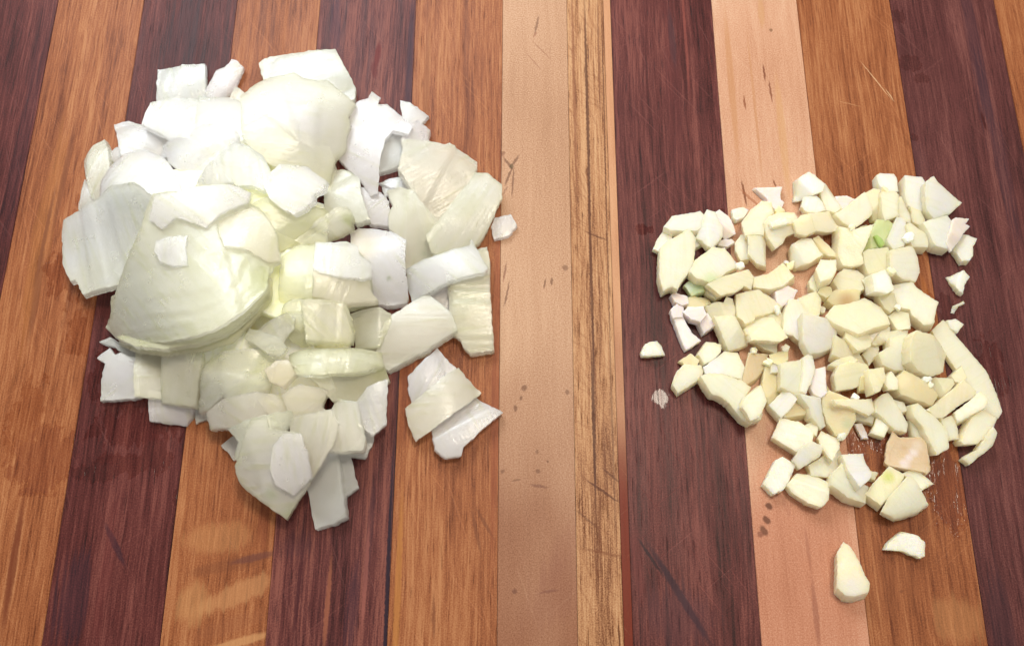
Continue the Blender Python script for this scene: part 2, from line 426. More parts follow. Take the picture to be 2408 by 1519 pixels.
ONION = flesh('onion_flesh', (1.0, 0.95, 0.75), 0.0040, 0.36, 0.95, 0.08, 0.74, 430.0, 0.0)
CORE = flesh('buried_onion_flesh', (1.0, 0.95, 0.75), 0.0040, 0.36, 0.45, 0.08, 0.0, 0.0, 1.0)
SHRED = flesh('garlic_shred_flesh', (1.0, 0.85, 0.5), 0.0022, 0.40, 0.2, 0.06, 0.2, 0.0, 1.0)
GLASSY = flesh('glassy_onion_flesh', (1.0, 0.95, 0.75), 0.0045, 0.36, 0.45, 0.08, 0.78, 360.0, 0.0)
GARLIC = flesh('garlic_flesh', (1.0, 0.85, 0.5), 0.0022, 0.40, 0.2, 0.06, 0.46, 700.0, 1.0)

TINT = {  # flesh pigments
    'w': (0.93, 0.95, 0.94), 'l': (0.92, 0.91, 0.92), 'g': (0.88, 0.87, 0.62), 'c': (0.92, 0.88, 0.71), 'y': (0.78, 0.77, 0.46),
    'q': (0.86, 0.88, 0.84), 'o': (0.88, 0.76, 0.55), 'v': (0.91, 0.91, 0.77),
    'G': (0.96, 0.88, 0.64), 'W': (0.97, 0.95, 0.88), 'T': (0.72, 0.56, 0.34), 'N': (0.66, 0.76, 0.36), 'P': (0.76, 0.68, 0.64),
    'Y': (0.88, 0.76, 0.46), 'A': (0.97, 0.92, 0.75), 'S': (0.94, 0.82, 0.53)}

CROPS = {  # the crops the outlines were read in: left, top, pixels per photograph pixel
    'A': (130, 80, 3.797), 'B': (630, 80, 3.797), 'C': (130, 420, 3.797), 'D': (630, 420, 3.7046), 'E': (230, 720, 3.797),
    'F': (630, 720, 3.797), 'G': (430, 920, 3.797), 'a': (1540, 400, 5.062), 'b': (1960, 400, 5.062), 'c': (1540, 660, 5.062),
    'd': (1960, 660, 4.816), 'e': (1640, 850, 5.062), 'f': (1990, 880, 4.9), 'g': (1800, 1000, 3.164)}


def native(crop, s):
    l, t, k = CROPS[crop]
    n = [float(q) for q in s.replace(',', ' ').split()]
    return [(l + n[i] / k, t + n[i + 1] / k) for i in range(0, len(n), 2)]


# height map of everything lying on the board, so that every piece comes to rest on what is below it
GX0, GY0, CELL, GNX, GNY = -0.18, -0.13, 0.0005, 720, 540
HF = np.zeros((GNY, GNX))
gxs = GX0 + (np.arange(GNX) + 0.5) * CELL
gys = GY0 + (np.arange(GNY) + 0.5) * CELL


def inside(poly, X, Y):
    r = np.zeros(X.shape, bool)
    n = len(poly)
    for i in range(n):
        (x0, y0), (x1, y1) = poly[i], poly[(i + 1) % n]
        if y0 == y1:
            continue
        c = (y0 > Y) != (y1 > Y)
        r ^= c & (X < (x1 - x0) * (Y - y0) / (y1 - y0) + x0)
    return r


def edge_dist(poly, X, Y):
    P = np.array(poly)
    Q = np.roll(P, -1, 0)
    best = np.full(X.shape, 1e9)
    for p, q in zip(P, Q):
        d = q - p
        L = max(d @ d, 1e-16)
        s = np.clip(((X - p[0]) * d[0] + (Y - p[1]) * d[1]) / L, 0, 1)
        best = np.minimum(best, np.hypot(X - p[0] - s * d[0], Y - p[1] - s * d[1]))
    return best


def cells(poly):
    xs, ys = [p[0] for p in poly], [p[1] for p in poly]
    i0, i1 = max(0, int((min(xs) - GX0) / CELL)), min(GNX, int((max(xs) - GX0) / CELL) + 2)
    j0, j1 = max(0, int((min(ys) - GY0) / CELL)), min(GNY, int((max(ys) - GY0) / CELL) + 2)
    X, Y = np.meshgrid(gxs[i0:i1], gys[j0:j1])
    return (slice(j0, j1), slice(i0, i1)), X, Y, inside(poly, X, Y)


def basis(X, Y, cx, cy, quad):
    x, y = (X - cx) / 0.01, (Y - cy) / 0.01
    B = [np.ones_like(x), x, y]
    if quad:
        B += [x * x - 0, x * y, y * y]
    return np.stack(B, -1)


def settle(poly, quad, max_slope, t):
    """resting surface for a piece with this outline: (centre, coefficients)"""
    sl, X, Y, m = cells(poly)
    cx, cy = np.mean([p[0] for p in poly]), np.mean([p[1] for p in poly])
    if m.sum() < 6:
        return cx, cy, np.array([HF[min(GNY - 1, max(0, int((cy - GY0) / CELL))), min(GNX - 1, max(0, int((cx - GX0) / CELL)))], 0, 0.])
    h = HF[sl][m]
    B = basis(X[m], Y[m], cx, cy, quad)
    reg = np.diag([1e-6, .02, .02] + ([.03, .03, .03] if quad else [])) * len(h)
    w = 0.25 + (h > np.percentile(h, 45) + 1e-5)
    k = np.linalg.solve(B.T @ (B * w[:, None]) + reg, B.T @ (h * w))
    s = math.hypot(k[1], k[2]) / 0.01
    if s > max_slope:
        k[1:3] *= max_slope / s
    if quad:
        k[3:] = np.clip(k[3:], -0.0026, 0.0010)
    r = h - B @ k
    k[0] += max(np.percentile(r, 66), np.percentile(r, 99) - 0.72 * t)
    k[0] = max(k[0], 0.0)
    mn = (B @ k).min()
    if mn < 0:
        k[0] -= mn * 0.8
    return cx, cy, k


def grow(poly, d):
    A = np.array(poly)
    n = len(A)
    ar = sum(A[i][0] * A[(i + 1) % n][1] - A[(i + 1) % n][0] * A[i][1] for i in range(n))
    out = []
    for i in range(n):
        e0, e1 = A[i] - A[i - 1], A[(i + 1) % n] - A[i]
        n0 = np.array([e0[1], -e0[0]]) / max(np.hypot(*e0), 1e-6)
        n1 = np.array([e1[1], -e1[0]]) / max(np.hypot(*e1), 1e-6)
        b = n0 + n1
        b /= max(np.hypot(*b), 0.7)
        out.append(tuple(A[i] + b * d * (1 if ar > 0 else -1)))
    return out


def drop(outline_px, t, quad, max_slope):
    """outline in the photograph -> outline in the place, at the height where the piece rests"""
    outline_px = grow(outline_px, 2.6 if quad else 2.0)
    base = lambda x, y: 0.0
    for _ in range(4):
        poly = []
        for (px, py) in outline_px:
            z = 0.5 * t
            for _i in range(5):
                x, y = at_z(px, py, z)
                z = 0.85 * float(base(x, y) + 0.6 * t) + 0.15 * z
            poly.append((x, y))
        cx, cy, k = settle(poly, quad, max_slope, t)
        base = lambda x, y, cx=cx, cy=cy, k=k: max(0.0, float((basis(np.array(x), np.array(y), cx, cy, len(k) > 3) @ k)))
    return poly, cx, cy, k


def resample(poly, ds, jit, bow_=.03):
    out = []
    n = len(poly)
    for i in range(n):
        p, q = np.array(poly[i]), np.array(poly[(i + 1) % n])
        L = np.hypot(*(q - p))
        m = max(1, int(round(L / ds)))
        nr = np.array([-(q - p)[1], (q - p)[0]]) / max(L, 1e-9)
        bow = rng.normal(0, bow_) * L
        for j in range(m):
            s = j / m
            o = bow * 4 * s * (1 - s)
            pt = p + (q - p) * s + nr * (o + (rng.normal(0, jit) if j else 0))
            out.append((pt[0], pt[1]))
    return out


COUNT = {}


def piece(name, label, cat, group, poly, cx, cy, k, t, tint, mat, fine, facets, wedge, rim, spots=(), bulge=0.0, jit=0.0001, side=None, arch=0.0, bow=.03, wave=.00005, ribs=None, terr=None, steps=()):
    quad = len(k) > 3
    ring = resample(poly, fine * 1.1, jit, bow)
    xs, ys = [p[0] for p in ring], [p[1] for p in ring]
    # inner ring (rounded arris) and filling points
    inner = []
    gx = np.arange(min(xs), max(xs), fine)
    gy = np.arange(min(ys), max(ys), fine * .87)
    X, Y = np.meshgrid(gx, gy)
    X = X + (np.arange(len(gy)) % 2)[:, None] * fine * .5 + rng.normal(0, fine * .12, X.shape)
    Y = Y + rng.normal(0, fine * .12, Y.shape)
    ok = inside(ring, X, Y)
    X, Y = X[ok], Y[ok]
    if len(X):
        d = edge_dist(ring, X, Y)
        X, Y = X[d > fine * .6], Y[d > fine * .6]
    n = len(ring)
    A = np.array(ring)
    nrm = np.roll(A, -1, 0) - np.roll(A, 1, 0)
    area_ = sum(A[i][0] * A[(i + 1) % n][1] - A[(i + 1) % n][0] * A[i][1] for i in range(n))
    nrm = np.stack([-nrm[:, 1], nrm[:, 0]], 1) * (1 if area_ > 0 else -1)
    nrm /= np.maximum(np.hypot(nrm[:, 0], nrm[:, 1]), 1e-9)[:, None]
    for fr in (0.45,):
        Rr = A + nrm * rim * fr
        okr = inside(ring, Rr[:, 0], Rr[:, 1])
        Rr = Rr[okr]
        if len(Rr):
            dd = edge_dist(ring, Rr[:, 0], Rr[:, 1])
            inner += [tuple(p) for p, q in zip(Rr, dd) if q > rim * fr * .75]
    pts = ring + inner + list(zip(X, Y))
    ed = [(i, (i + 1) % n) for i in range(n)]
    vs, es, fs, *_ = delaunay_2d_cdt([Vector(p) for p in pts], ed, [], 1, 1e-7)
    V = np.array([(v.x, v.y) for v in vs])
    cnt = {}
    for f in fs:
        for i in range(3):
            e = (f[i], f[(i + 1) % 3])
            cnt[tuple(sorted(e))] = cnt.get(tuple(sorted(e)), 0) + 1
    bnd = [(f[i], f[(i + 1) % 3]) for f in fs for i in range(3) if cnt[tuple(sorted((f[i], f[(i + 1) % 3])))] == 1]
    D = edge_dist(ring, V[:, 0], V[:, 1])
    # the two surfaces: resting surface, arch of the layer, cut facets, soft edge, gentle swell
    size = max(np.hypot(A[:, 0] - cx, A[:, 1] - cy).max(), 1e-4)
    a0 = rng.uniform(0, 2 * math.pi)
    a1 = rng.uniform(0, math.pi)
    FA = [(a0 + rng.uniform(1.4, 4.8), rng.uniform(.35, .95), rng.uniform(.0, .45) * size) for _ in range(facets)]
    ph = rng.uniform(0, 6, 4)
    sag = min(arch * size * size / 0.044, 0.0036 * max(1.0, arch))

    def surf(px, py, D):
        dx, dy = px - cx, py - cy
        base = basis(px, py, cx, cy, quad) @ k
        if sag:
            u = (dx * math.cos(a1) + dy * math.sin(a1)) / size
            v = (-dx * math.sin(a1) + dy * math.cos(a1)) / size
            base = base + sag * (0.42 - u * u - 0.35 * v * v)
        base = np.maximum(0.00005, base)
        rel = t + wedge * (dx * math.cos(a0) + dy * math.sin(a0)) / size * t
        for (a, sl_, o) in FA:
            rel = np.minimum(rel, t * 1.05 - sl_ * (dx * math.cos(a) + dy * math.sin(a) - o))
        rel = np.maximum(rel, 0.38 * t)
        if bulge:
            rel = rel + bulge * (1 - (np.hypot(dx, dy) / size) ** 2)
        wv = (np.sin(dx * 420 + ph[0] + 2 * np.sin(dy * 260 + ph[1])) + np.sin(dy * 500 + ph[2] + 2 * np.sin(dx * 300 + ph[3])))
        rel = rel + wv * wave * min(1.5, t / 0.003)
        for (sa, so, sh_, stl) in steps:
            sd = dx * math.cos(math.radians(sa)) + dy * math.sin(math.radians(sa)) - so * .001
            rel = rel + sh_ * .0005 * np.tanh(sd / .0003) - stl * np.maximum(sd, 0)
        if terr:
            ta, ths, st = terr
            msk = np.clip(.35 + 1.6 * (dx * math.cos(math.radians(ta)) + dy * math.sin(math.radians(ta))) / size, 0, 1)
            wob = .0006 * np.sin(np.arctan2(dy, dx) * 5 + ph[3]) + .0003 * np.sin(np.arctan2(dy, dx) * 13 + ph[1])
            for th in ths:
                rel = rel - st * .001 * msk * np.clip((th * .001 + wob - D) / .0007, 0, 1)
        if ribs:
            ra, rp, rm = ribs
            u = dx * math.cos(math.radians(ra)) + dy * math.sin(math.radians(ra)) + 0.0006 * np.sin(dy * 300 + ph[0])
            u = u + .00045 * rp * np.sin(u * 1700 / rp + ph[2])
            w_ = (u / (rp * .001) + ph[1]) % 1.0
            rel = rel + rm * .0006 * np.where(w_ < .8, w_ / .8, (1 - w_) / .2)
        q = np.clip(1 - D / rim, 0, 1)
        rnd = 1 - np.sqrt(np.clip(1 - q * q, 0, 1))
        rel = np.maximum(rel - rim * rnd * .9, 0.12 * t)
        return base, rel, rnd

    base, rel, rnd = surf(V[:, 0], V[:, 1], D)
    dx, dy = V[:, 0] - cx, V[:, 1] - cy
    ztop = base + rel
    zbot = base + np.minimum(rim * .35 * rnd, rel * .4)
    # mesh, local to the piece
    rz = rng.uniform(0, 2 * math.pi)
    c, s = math.cos(-rz), math.sin(-rz)
    z0 = max(0.0, float(k[0]))
    lx, ly = dx * c - dy * s, dx * s + dy * c
    shx, shy = rng.normal(0, .10, 2)
    top = np.stack([lx, ly, ztop - z0], 1)
    bot = np.stack([lx + shx * rel, ly + shy * rel, zbot - z0], 1)
    N = len(V)
    faces = [tuple(f) for f in fs] + [tuple(N + i for i in reversed(f)) for f in fs]
    faces += [(b, a, N + a, N + b) for a, b in bnd]
    me = bpy.data.meshes.new(name)
    me.from_pydata(np.concatenate([top, bot]).tolist(), [], faces)
    me.update()
    # pigment
    tc = np.array(TINT[tint]) * (1 + rng.normal(0, .018)) * (1 + rng.normal(0, .012, 3))
    C = np.tile(np.append(np.clip(tc, 0, .97), 1.0), (2 * N, 1))
    if side:
        sc = np.array(TINT[side])
        fz = np.clip(1 - D / (fine * 2.2), 0, 1)[:, None] * .8
        C[:N, :3] = C[:N, :3] * (1 - fz) + sc * fz
        C[N:, :3] = sc
    if terr:
        ta, ths, st = terr
        msk = np.clip(.1 + 1.6 * (dx * math.cos(math.radians(ta)) + dy * math.sin(math.radians(ta))) / size, 0, 1)
        for th in ths:
            f = (np.exp(-((D - th * .001 + .0002) / .0006) ** 2) * msk * .5)[:, None]
            C[:N, :3] = C[:N, :3] * (1 - f) + np.array((.66, .66, .26)) * f
    for (sx, sy, sr, scol, sa) in spots:
        x, y = at_z(sx, sy, z0 + t)
        f = np.clip(1.3 * (1 - np.hypot(V[:, 0] - x, V[:, 1] - y) / sr), 0, 1)[:, None] * sa
        C[:N, :3] = C[:N, :3] * (1 - f) + np.array(scol) * f
    at = me.color_attributes.new('Col', 'FLOAT_COLOR', 'POINT')
    at.data.foreach_set('color', C.astype(np.float32).ravel())
    me.polygons.foreach_set('use_smooth', [True] * len(me.polygons))
    me.set_sharp_from_angle(angle=math.radians(34))
    me.materials.append(mat)
    ob = bpy.data.objects.new(name, me)
    COL.objects.link(ob)
    ob.location = (cx, cy, z0)
    ob.color = (*[1 - .36 * (1 - min(c, .985)) ** 1.5 for c in tc], 1)
    ob.rotation_euler = (0, 0, rz)
    if label:
        ob['label'] = label
        ob['category'] = cat
        ob['group'] = group
    # the pile is that much higher now
    sl, GX, GY, m = cells(ring)
    if m.any():
        gb, g2, _r = surf(GX[m], GY[m], edge_dist(ring, GX[m], GY[m]) if terr else np.full(m.sum(), 1.0))
        H = HF[sl]
        H[m] = np.maximum(H[m], gb + g2)
        HF[sl] = H
    return ob


# ---- what lies buried inside the onion heap and holds it up
core = [at_z(x, y, .006) for x, y in [(250, 560), (350, 400), (480, 290), (640, 240), (800, 280), (820, 420), (830, 560), (900, 680),
                                      (900, 860), (840, 960), (760, 1080), (660, 1100), (600, 1000), (520, 930), (380, 900), (300, 780)]]
sl, X, Y, m = cells(core)
TG = np.zeros_like(HF)
dd = edge_dist(core, X, Y)
TG[sl] = np.where(m, 0.0115 * (1 - (1 - np.clip(dd / 0.030, 0, 1)) ** 2), 0)
tries = 0
made = 0
while tries < 900 and made < 34:
    tries += 1
    j, i = rng.integers(sl[0].start, sl[0].stop), rng.integers(sl[1].start, sl[1].stop)
    if TG[j, i] - HF[j, i] < 0.0042:
        continue
    x, y = gxs[i], gys[j]
    w, h, a = rng.uniform(.0075, .0125), rng.uniform(.0075, .0115), rng.uniform(0, 3.14)
    poly = [(x + math.cos(a) * u * w - math.sin(a) * v * h, y + math.sin(a) * u * w + math.cos(a) * v * h)
            for u, v in ((-1, -.9), (-.2, -1.05), (.9, -.85), (1.05, .1), (.8, .95), (-.3, 1), (-1, .8))]
    if not all(inside(core, np.array([p[0]]), np.array([p[1]]))[0] for p in poly):
        continue
    cx, cy, k = settle(poly, False, .5, .0042)
    piece('onion_piece', 'pale onion piece buried inside the onion heap under the other pieces', 'onion piece', 'buried onion pieces', poly, cx, cy, k,
          0.0042, random.choice('cgv'), CORE, .0016, 1, .1, .0006)
    made += 1


def onion(crop, outline, t, tint, label, spots=(), facets=0, bulge=0.0, wedge=.12, side=None, slope=.45, arch=1.0, ribs=None, terr=None, steps=()):
    px = native(crop, outline)
    t *= .54
    bulge *= .4
    poly, cx, cy, k = drop(px, t * .001, True, slope)
    sp = [(CROPS[crop][0] + s[0] / CROPS[crop][2], CROPS[crop][1] + s[1] / CROPS[crop][2], s[2] * .001, s[3], s[4]) for s in spots]
    return piece('onion_piece', label, 'onion piece', 'chopped onion pieces', poly, cx, cy, k, t * .001, tint, GLASSY if tint == 'q' else ONION,
                 .00080, facets, wedge, .00022, sp, bulge * .001, .00010, side, arch, .014, .00003, ribs, terr, steps)


GRN = (0.45, 0.52, 0.14)
LIL = (0.80, 0.77, 0.84)
# ---- the onion heap, from the board upwards
onion('C', '245 350 300 80 350 180 420 300 300 380', 2.5, 'q', 'thin grey translucent onion sliver at the left rim under the tall pale wedge')
onion('A', '525 1125 600 1080 660 1095 760 1180 720 1260 590 1228', 3, 'q', 'small rounded glassy onion bit beside the tall left wedge')
onion('A', '990 375 1200 352 1215 335 1415 325 1412 560 1420 720 985 740 980 640', 4.5, 'w', 'square glassy onion block sticking out at the top left of the heap', ribs=(0, 6, .6), spots=[(1090, 430, 4, (.60, .64, .60), .8), (1320, 390, 4, (.66, .70, .66), .6), (1180, 480, 2.5, (.92, .95, .92), 1)])  # grey spots paint the shade of the upper face onto the glassy flesh
onion('A', '1408 550 1520 368 1600 342 1660 265 1700 275 1760 330 1690 490 1570 620 1450 640', 3.5, 'l', 'narrow lilac white onion sliver leaning out beside the top left block', facets=1)
onion('A', '1630 640 1690 500 1760 560 1800 640 1720 720', 3, 'c', 'tiny cream onion tip in the gap below the lilac sliver')
onion('B', '25 315 120 255 400 225 720 185 790 330 905 545 895 640 700 700 300 600 70 470', 6, 'w', 'large white onion slab at the very top of the heap', ribs=(10, 7, .5), side='g', spots=[(830, 480, 6, (.70, .74, .60), .9)])
onion('B', '1325 650 1410 670 1575 785 1510 855 1420 880 1350 800', 3.5, 'w', 'small bright white onion triangle at the upper right of the heap')
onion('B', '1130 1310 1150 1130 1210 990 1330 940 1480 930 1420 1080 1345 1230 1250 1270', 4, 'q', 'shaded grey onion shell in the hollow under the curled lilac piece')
onion('B', '1330 1000 1400 900 1480 820 1590 920 1570 1060 1480 1120 1350 1090', 4, 'l', 'lilac white onion flap behind the large cream slab at upper right', facets=1)
onion('D', '1090 110 1200 75 1340 55 1420 150 1440 260 1380 230 1290 160 1180 140', 2.5, 'l', 'thin white onion scrap in the dark hollow at the right')
onion('D', '1125 140 1285 185 1270 218 1180 200 1150 230', 2, 'w', 'tiny white onion splinter in the dark hollow at the right')
onion('D', '940 160 1110 210 1185 290 1190 420 1210 500 1020 470 930 330', 4.5, 'l', 'lilac grey onion chunk left of the dark hollow')
onion('B', '1345 1020 1560 1035 1740 1080 1780 1060 2025 1220 2010 1320 1880 1560 1700 1800 1540 1840 1440 1500 1312 1300 1355 1130', 6, 'c', 'large smooth cream onion slab at the right of the heap', steps=[(-25, 2, -.4, .10)], spots=[(1500, 1150, 9, (.86, .88, .76), .7)], bulge=1.0, side='v')
onion('D', '1190 430 1240 330 1175 180 1290 165 1400 200 1470 310 1640 470 1600 640 1660 790 1340 900 1320 640 1200 540', 5, 'c', 'cream onion piece with a green fleck in the right half of the heap', bulge=.8, spots=[(1500, 725, 1.0, (.25, .36, .10), 1), (1560, 660, 8, (.80, .84, .62), .6)])
onion('D', '1530 600 1640 480 1900 150 1965 25 2080 35 2200 145 2205 260 2110 460 2000 660 1680 790 1580 740', 6, 'v', 'long curved pale onion slab at the right edge of the heap', bulge=1.4, side='g', spots=[(2050, 180, 5, (.88, .89, .84), .8)])
onion('D', '2115 510 2150 430 2280 398 2332 490 2270 570 2140 612', 3, 'l', 'small lilac onion chip lying on the pale maple strip edge')
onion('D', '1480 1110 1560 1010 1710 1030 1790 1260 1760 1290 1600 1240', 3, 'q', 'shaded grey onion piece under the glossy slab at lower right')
onion('F', '1750 -150 1780 -330 2120 -420 2140 -300 2140 0 2160 300 2180 520 1970 550 1905 480 1880 420 1820 380 1790 200', 5, 'g', 'greenish ribbed onion piece hanging down at the right edge', ribs=(90, 4.5, .5), facets=1, side='c', spots=[(1960, 60, 6, (.78, .83, .52), .7)])
onion('D', '1350 900 1640 780 1920 680 1930 600 2072 870 2040 920 1740 1000 1560 1090 1400 1185 1365 1040', 5, 'l', 'greyish white onion piece bridging below the curved right slab', side='q')
onion('F', '1110 540 1190 270 1400 120 1540 20 1600 28 1790 190 1840 340 1560 530 1215 702 1130 620', 6, 'c', 'glossy wet cream onion slab with a bright glint, lower right', bulge=1.6, side='v')
# middle
onion('A', '290 1180 380 1070 480 1010 505 1070 540 1240 560 1480 480 1580 370 1540 320 1330', 4.5, 'v', 'tall pale green onion wedge standing at the left rim', facets=1)
onion('A', '575 865 705 838 835 885 1040 960 1100 1040 1060 1160 880 1200 720 1260 650 1150 605 970', 4.5, 'l', 'lilac white onion piece with a pointed corner at the upper left')
onion('A', '850 880 920 680 1150 610 1350 575 1340 900 1290 1060 1130 1030 1020 960', 5, 'w', 'broad white onion block below the top left glassy block', bulge=.6, facets=1)
onion('A', '1340 580 1640 630 1720 660 1800 760 1785 990 1700 1040 1500 940 1335 940', 5, 'w', 'white onion block beside the broad one near the top', bulge=.6, side='v')
onion('A', '1040 1085 1130 1015 1290 1030 1310 950 1420 885 1510 880 1700 940 1720 1040 1560 1160 1400 1390 1240 1300 1090 1220', 4.5, 'l', 'faint lilac onion piece in the upper middle of the heap', facets=1)
onion('A', '500 1440 600 1330 720 1220 880 1160 1040 1190 1150 1390 1200 1500 900 1640 600 1640 460 1560', 5, 'w', 'bright white onion piece on the left shoulder of the heap', steps=[(30, 2, -.4, .08)], bulge=.8)
onion('C', '90 440 270 370 450 260 560 150 760 110 950 240 900 380 870 560 800 760 740 930 640 1050 380 1130 310 1157 232 1020 190 1030 120 890 92 650', 6, 'w', 'wide white onion slab with straight cut edge on the left side', steps=[(15, -6, .5, .02), (18, -1.5, -.5, .04), (20, 4, .45, .03)], bulge=1.4, side='v', spots=[(330, 950, 8, (.78, .80, .58), .7), (150, 600, 5, (.80, .82, .70), .6)])
onion('C', '490 1110 640 1040 700 1040 620 1320 540 1470 505 1400 500 1200', 4, 'c', 'narrow cream onion strip under the left side of the largest piece')
onion('D', '620 100 640 40 700 -20 830 -10 920 100 930 200 1010 440 900 480 830 400 620 420', 5.5, 'v', 'upright pale onion slab with a bright edge in the middle of the heap', facets=2, spots=[(760, 200, 3, (.9, .93, .85), .9)])
onion('B', '850 880 880 780 930 680 1035 640 1060 570 1135 630 1110 700 1200 700 1350 830 1440 890 1400 965 1260 940 1180 1030 1140 1170 1120 1310 1105 1490 1050 1510 980 1400 870 1300 760 1180 800 1080 830 960', 4.5, 'l', 'curled lilac white onion shell with a hanging tip at upper right', bulge=1.2, spots=[(1280, 830, 3.5, (.82, .74, .76), .7)])
onion('D', '-90 330 100 240 320 380 440 330 620 370 620 440 340 640 190 700 -60 600', 5, 'g', 'yellow green onion piece in the centre right of the largest piece', facets=1, side='y')
# lower left row
onion('E', '60 440 150 405 270 470 420 530 430 640 320 610 275 545 200 480', 2.5, 'q', 'thin grey onion sliver at the lower left under the largest piece')
onion('E', '55 602 160 512 215 582 262 558 330 590 450 600 430 950 390 958 80 988 95 800 135 650', 5.5, 'l', 'rough lilac white onion chunk at the lower left corner', wedge=.05, spots=[(250, 750, 7, (.86, .85, .90), .8)])
onion('E', '520 900 640 920 940 980 922 1090 842 1202 525 1168', 5, 'l', 'grey white onion block jutting down on the purple strip, lower left', facets=1)
onion('E', '930 1020 1060 1030 1055 1140 940 1182', 3, 'q', 'small grey onion bit in the notch of the lower rim')
onion('E', '415 450 690 480 665 600 665 900 640 962 520 952 385 942 412 600', 5, 'c', 'flat cream onion block second in the lower left row', side='g', spots=[(560, 520, 4.5, (.66, .66, .44), .7)])
onion('E', '655 560 700 470 985 490 1005 560 970 850 935 1042 640 1000 640 900', 5.5, 'c', 'cream onion block third in the lower left row', bulge=.8, side='g')
# largest piece and its skirts of layers
onion('C', '1960 1000 2020 1000 2010 1190 1890 1350 1660 1575 1400 1655 1040 1705 780 1670 620 1600 900 1560 1500 1500 1800 1300', 4, 'y', 'olive green outer onion layer under the lower rim of the largest piece', arch=0)
onion('C', '1900 900 2010 900 1990 1140 1820 1330 1600 1500 1350 1590 1040 1640 780 1620 600 1540 900 1480 1400 1400 1700 1200', 5, 'g', 'yellow green middle onion layer under the lower rim of the largest piece', side='y', arch=0)
onion('C', '950 230 1200 215 1400 150 1640 120 1830 190 1800 280 1900 330 1990 440 2060 560 2100 820 2030 850 1980 960 1960 1090 1760 1290 1530 1450 1300 1530 1040 1580 780 1600 620 1575 500 1445 560 1290 640 1050 750 760 850 560 890 380', 6.5, 'v', 'largest onion piece, broad domed cream slab in the heap centre', steps=[(90, 9, -.5, .05), (20, 8, -.5, .08), (-80, 2, .3, .03)], arch=.7, terr=(-55, (1.6, 3.4, 6.8, 12), .42), bulge=1.2, side='g',
      spots=[(1500, 1250, 14, (.80, .80, .55), .7), (1850, 900, 9, (.78, .80, .52), .6), (1200, 450, 9, (.82, .84, .66), .6), (1900, 1060, 6, (.62, .66, .24), .7), (700, 1350, 6, (.82, .80, .74), .6)])
onion('C', '960 240 1200 220 1400 155 1640 125 1820 190 1795 290 1560 400 1420 520 1150 430 1000 520 900 450', 1.9, 'l', 'thin lilac onion film over the upper end of the largest piece', wedge=.05)
onion('C', '1520 440 1850 340 1985 445 2055 565 2090 810 2000 830 1790 720 1600 690', 1.8, 'c', 'thin cream onion film over the right shoulder of the largest piece', wedge=.05)
onion('C', '960 650 1080 615 1240 595 1215 700 1250 865 1120 872 1000 830 945 740', 1.6, 'l', 'small lilac onion flake lying on the largest piece', spots=[(1080, 750, 4, (.72, .68, .72), .7)])
onion('B', '-150 590 -40 480 50 420 320 340 420 430 560 470 640 440 830 620 900 680 830 790 850 880 825 960 800 1110 720 1180 650 1370 560 1400 430 1260 330 1260 200 1260 60 1190 -40 1110 -120 1000 -140 760', 6, 'v', 'large rounded pale green onion cap crowning the upper heap', steps=[(0, 5, -.6, .12), (120, 4, -.5, .10), (235, 6, -.5, .08), (200, 2, .4, .03)], bulge=2.2, side='g', spots=[(300, 1010, 3, (.80, .80, .50), .8), (400, 850, 9, LIL, .9), (-40, 800, 8, (.88, .92, .88), .8)])
onion('A', '1290 1490 1420 1320 1560 1140 1700 1030 1820 1070 1950 1170 2040 1380 1960 1480 1840 1440 1740 1450 1650 1420 1420 1470', 4.5, 'w', 'white onion piece with a ragged lower edge above the largest piece', bulge=.8)
onion('D', '110 240 60 130 130 20 200 -60 440 -40 560 60 618 95 600 180 510 232 500 290 430 342 320 382 220 330', 4.5, 'l', 'pale lilac onion piece with torn edge beside the largest piece', bulge=.8, spots=[(200, 330, 4, (.84, .82, .58), .6)])
onion('D', '335 615 600 420 720 340 800 328 835 400 835 520 640 632 400 660', 4, 'v', 'long bright onion sliver with a green right end in the centre', facets=1, side='g', spots=[(815, 420, 2.6, (.62, .70, .28), .9)])
onion('D', '830 520 900 480 1010 500 1200 550 1340 640 1330 860 1352 1130 1340 1165 1220 1197 1090 1192 1010 1100 980 860 850 700', 5.5, 'l', 'white onion piece with a peach orange spot on it', spots=[(970, 690, 5.5, (.90, .70, .36), .9), (880, 560, 5, (.90, .78, .55), .7), (1186, 980, .8, (.25, .36, .10), 1)], bulge=1.0)
# centre right block of stacked layers
onion('D', '160 1060 190 700 350 612 540 640 800 650 900 690 1000 830 1010 1080 1060 1150 800 1200 500 1120 170 1112', 5.5, 'g', 'blocky green white onion chunk right of the largest piece', steps=[(180, 3, -.5, .06), (180, 6, -.5, .08), (0, 1, -.4, .03), (0, 6, .4, .05)], bulge=1.0, side='y', spots=[(420, 950, 4, (.88, .90, .76), .9)])
onion('D', '500 870 690 940 1000 960 1012 1080 1082 1170 800 1205 495 1115', 3, 'c', 'cream onion facet on the lower half of the blocky chunk', wedge=.3)
onion('D', '520 640 690 660 800 648 900 685 912 760 1012 830 1024 950 960 975 700 945 560 905 500 868', 3, 'l', 'lilac onion flake on top of the blocky chunk', wedge=.25)
onion('F', '190 340 250 95 330 50 402 50 450 300 600 380 520 450 390 462', 5, 'g', 'green edged onion block with a bright stripe below the blocky chunk', facets=1, side='y', spots=[(385, 200, 3, (.90, .92, .84), 1)])
onion('F', '820 82 1100 62 1202 115 1212 180 1190 260 1110 452 870 470 885 350', 5, 'c', 'cream onion block with saw edge left of the glossy slab', ribs=(-15, 4, .4), facets=1, side='g')
onion('F', '400 42 820 82 890 335 880 440 640 440 455 420', 5, 'c', 'middle cream onion block of the row under the blocky chunk', steps=[(0, -2, -.4, .03), (0, 2, .4, .06)], side='y', spots=[(700, 250, 5, (.84, .82, .80), .5)])
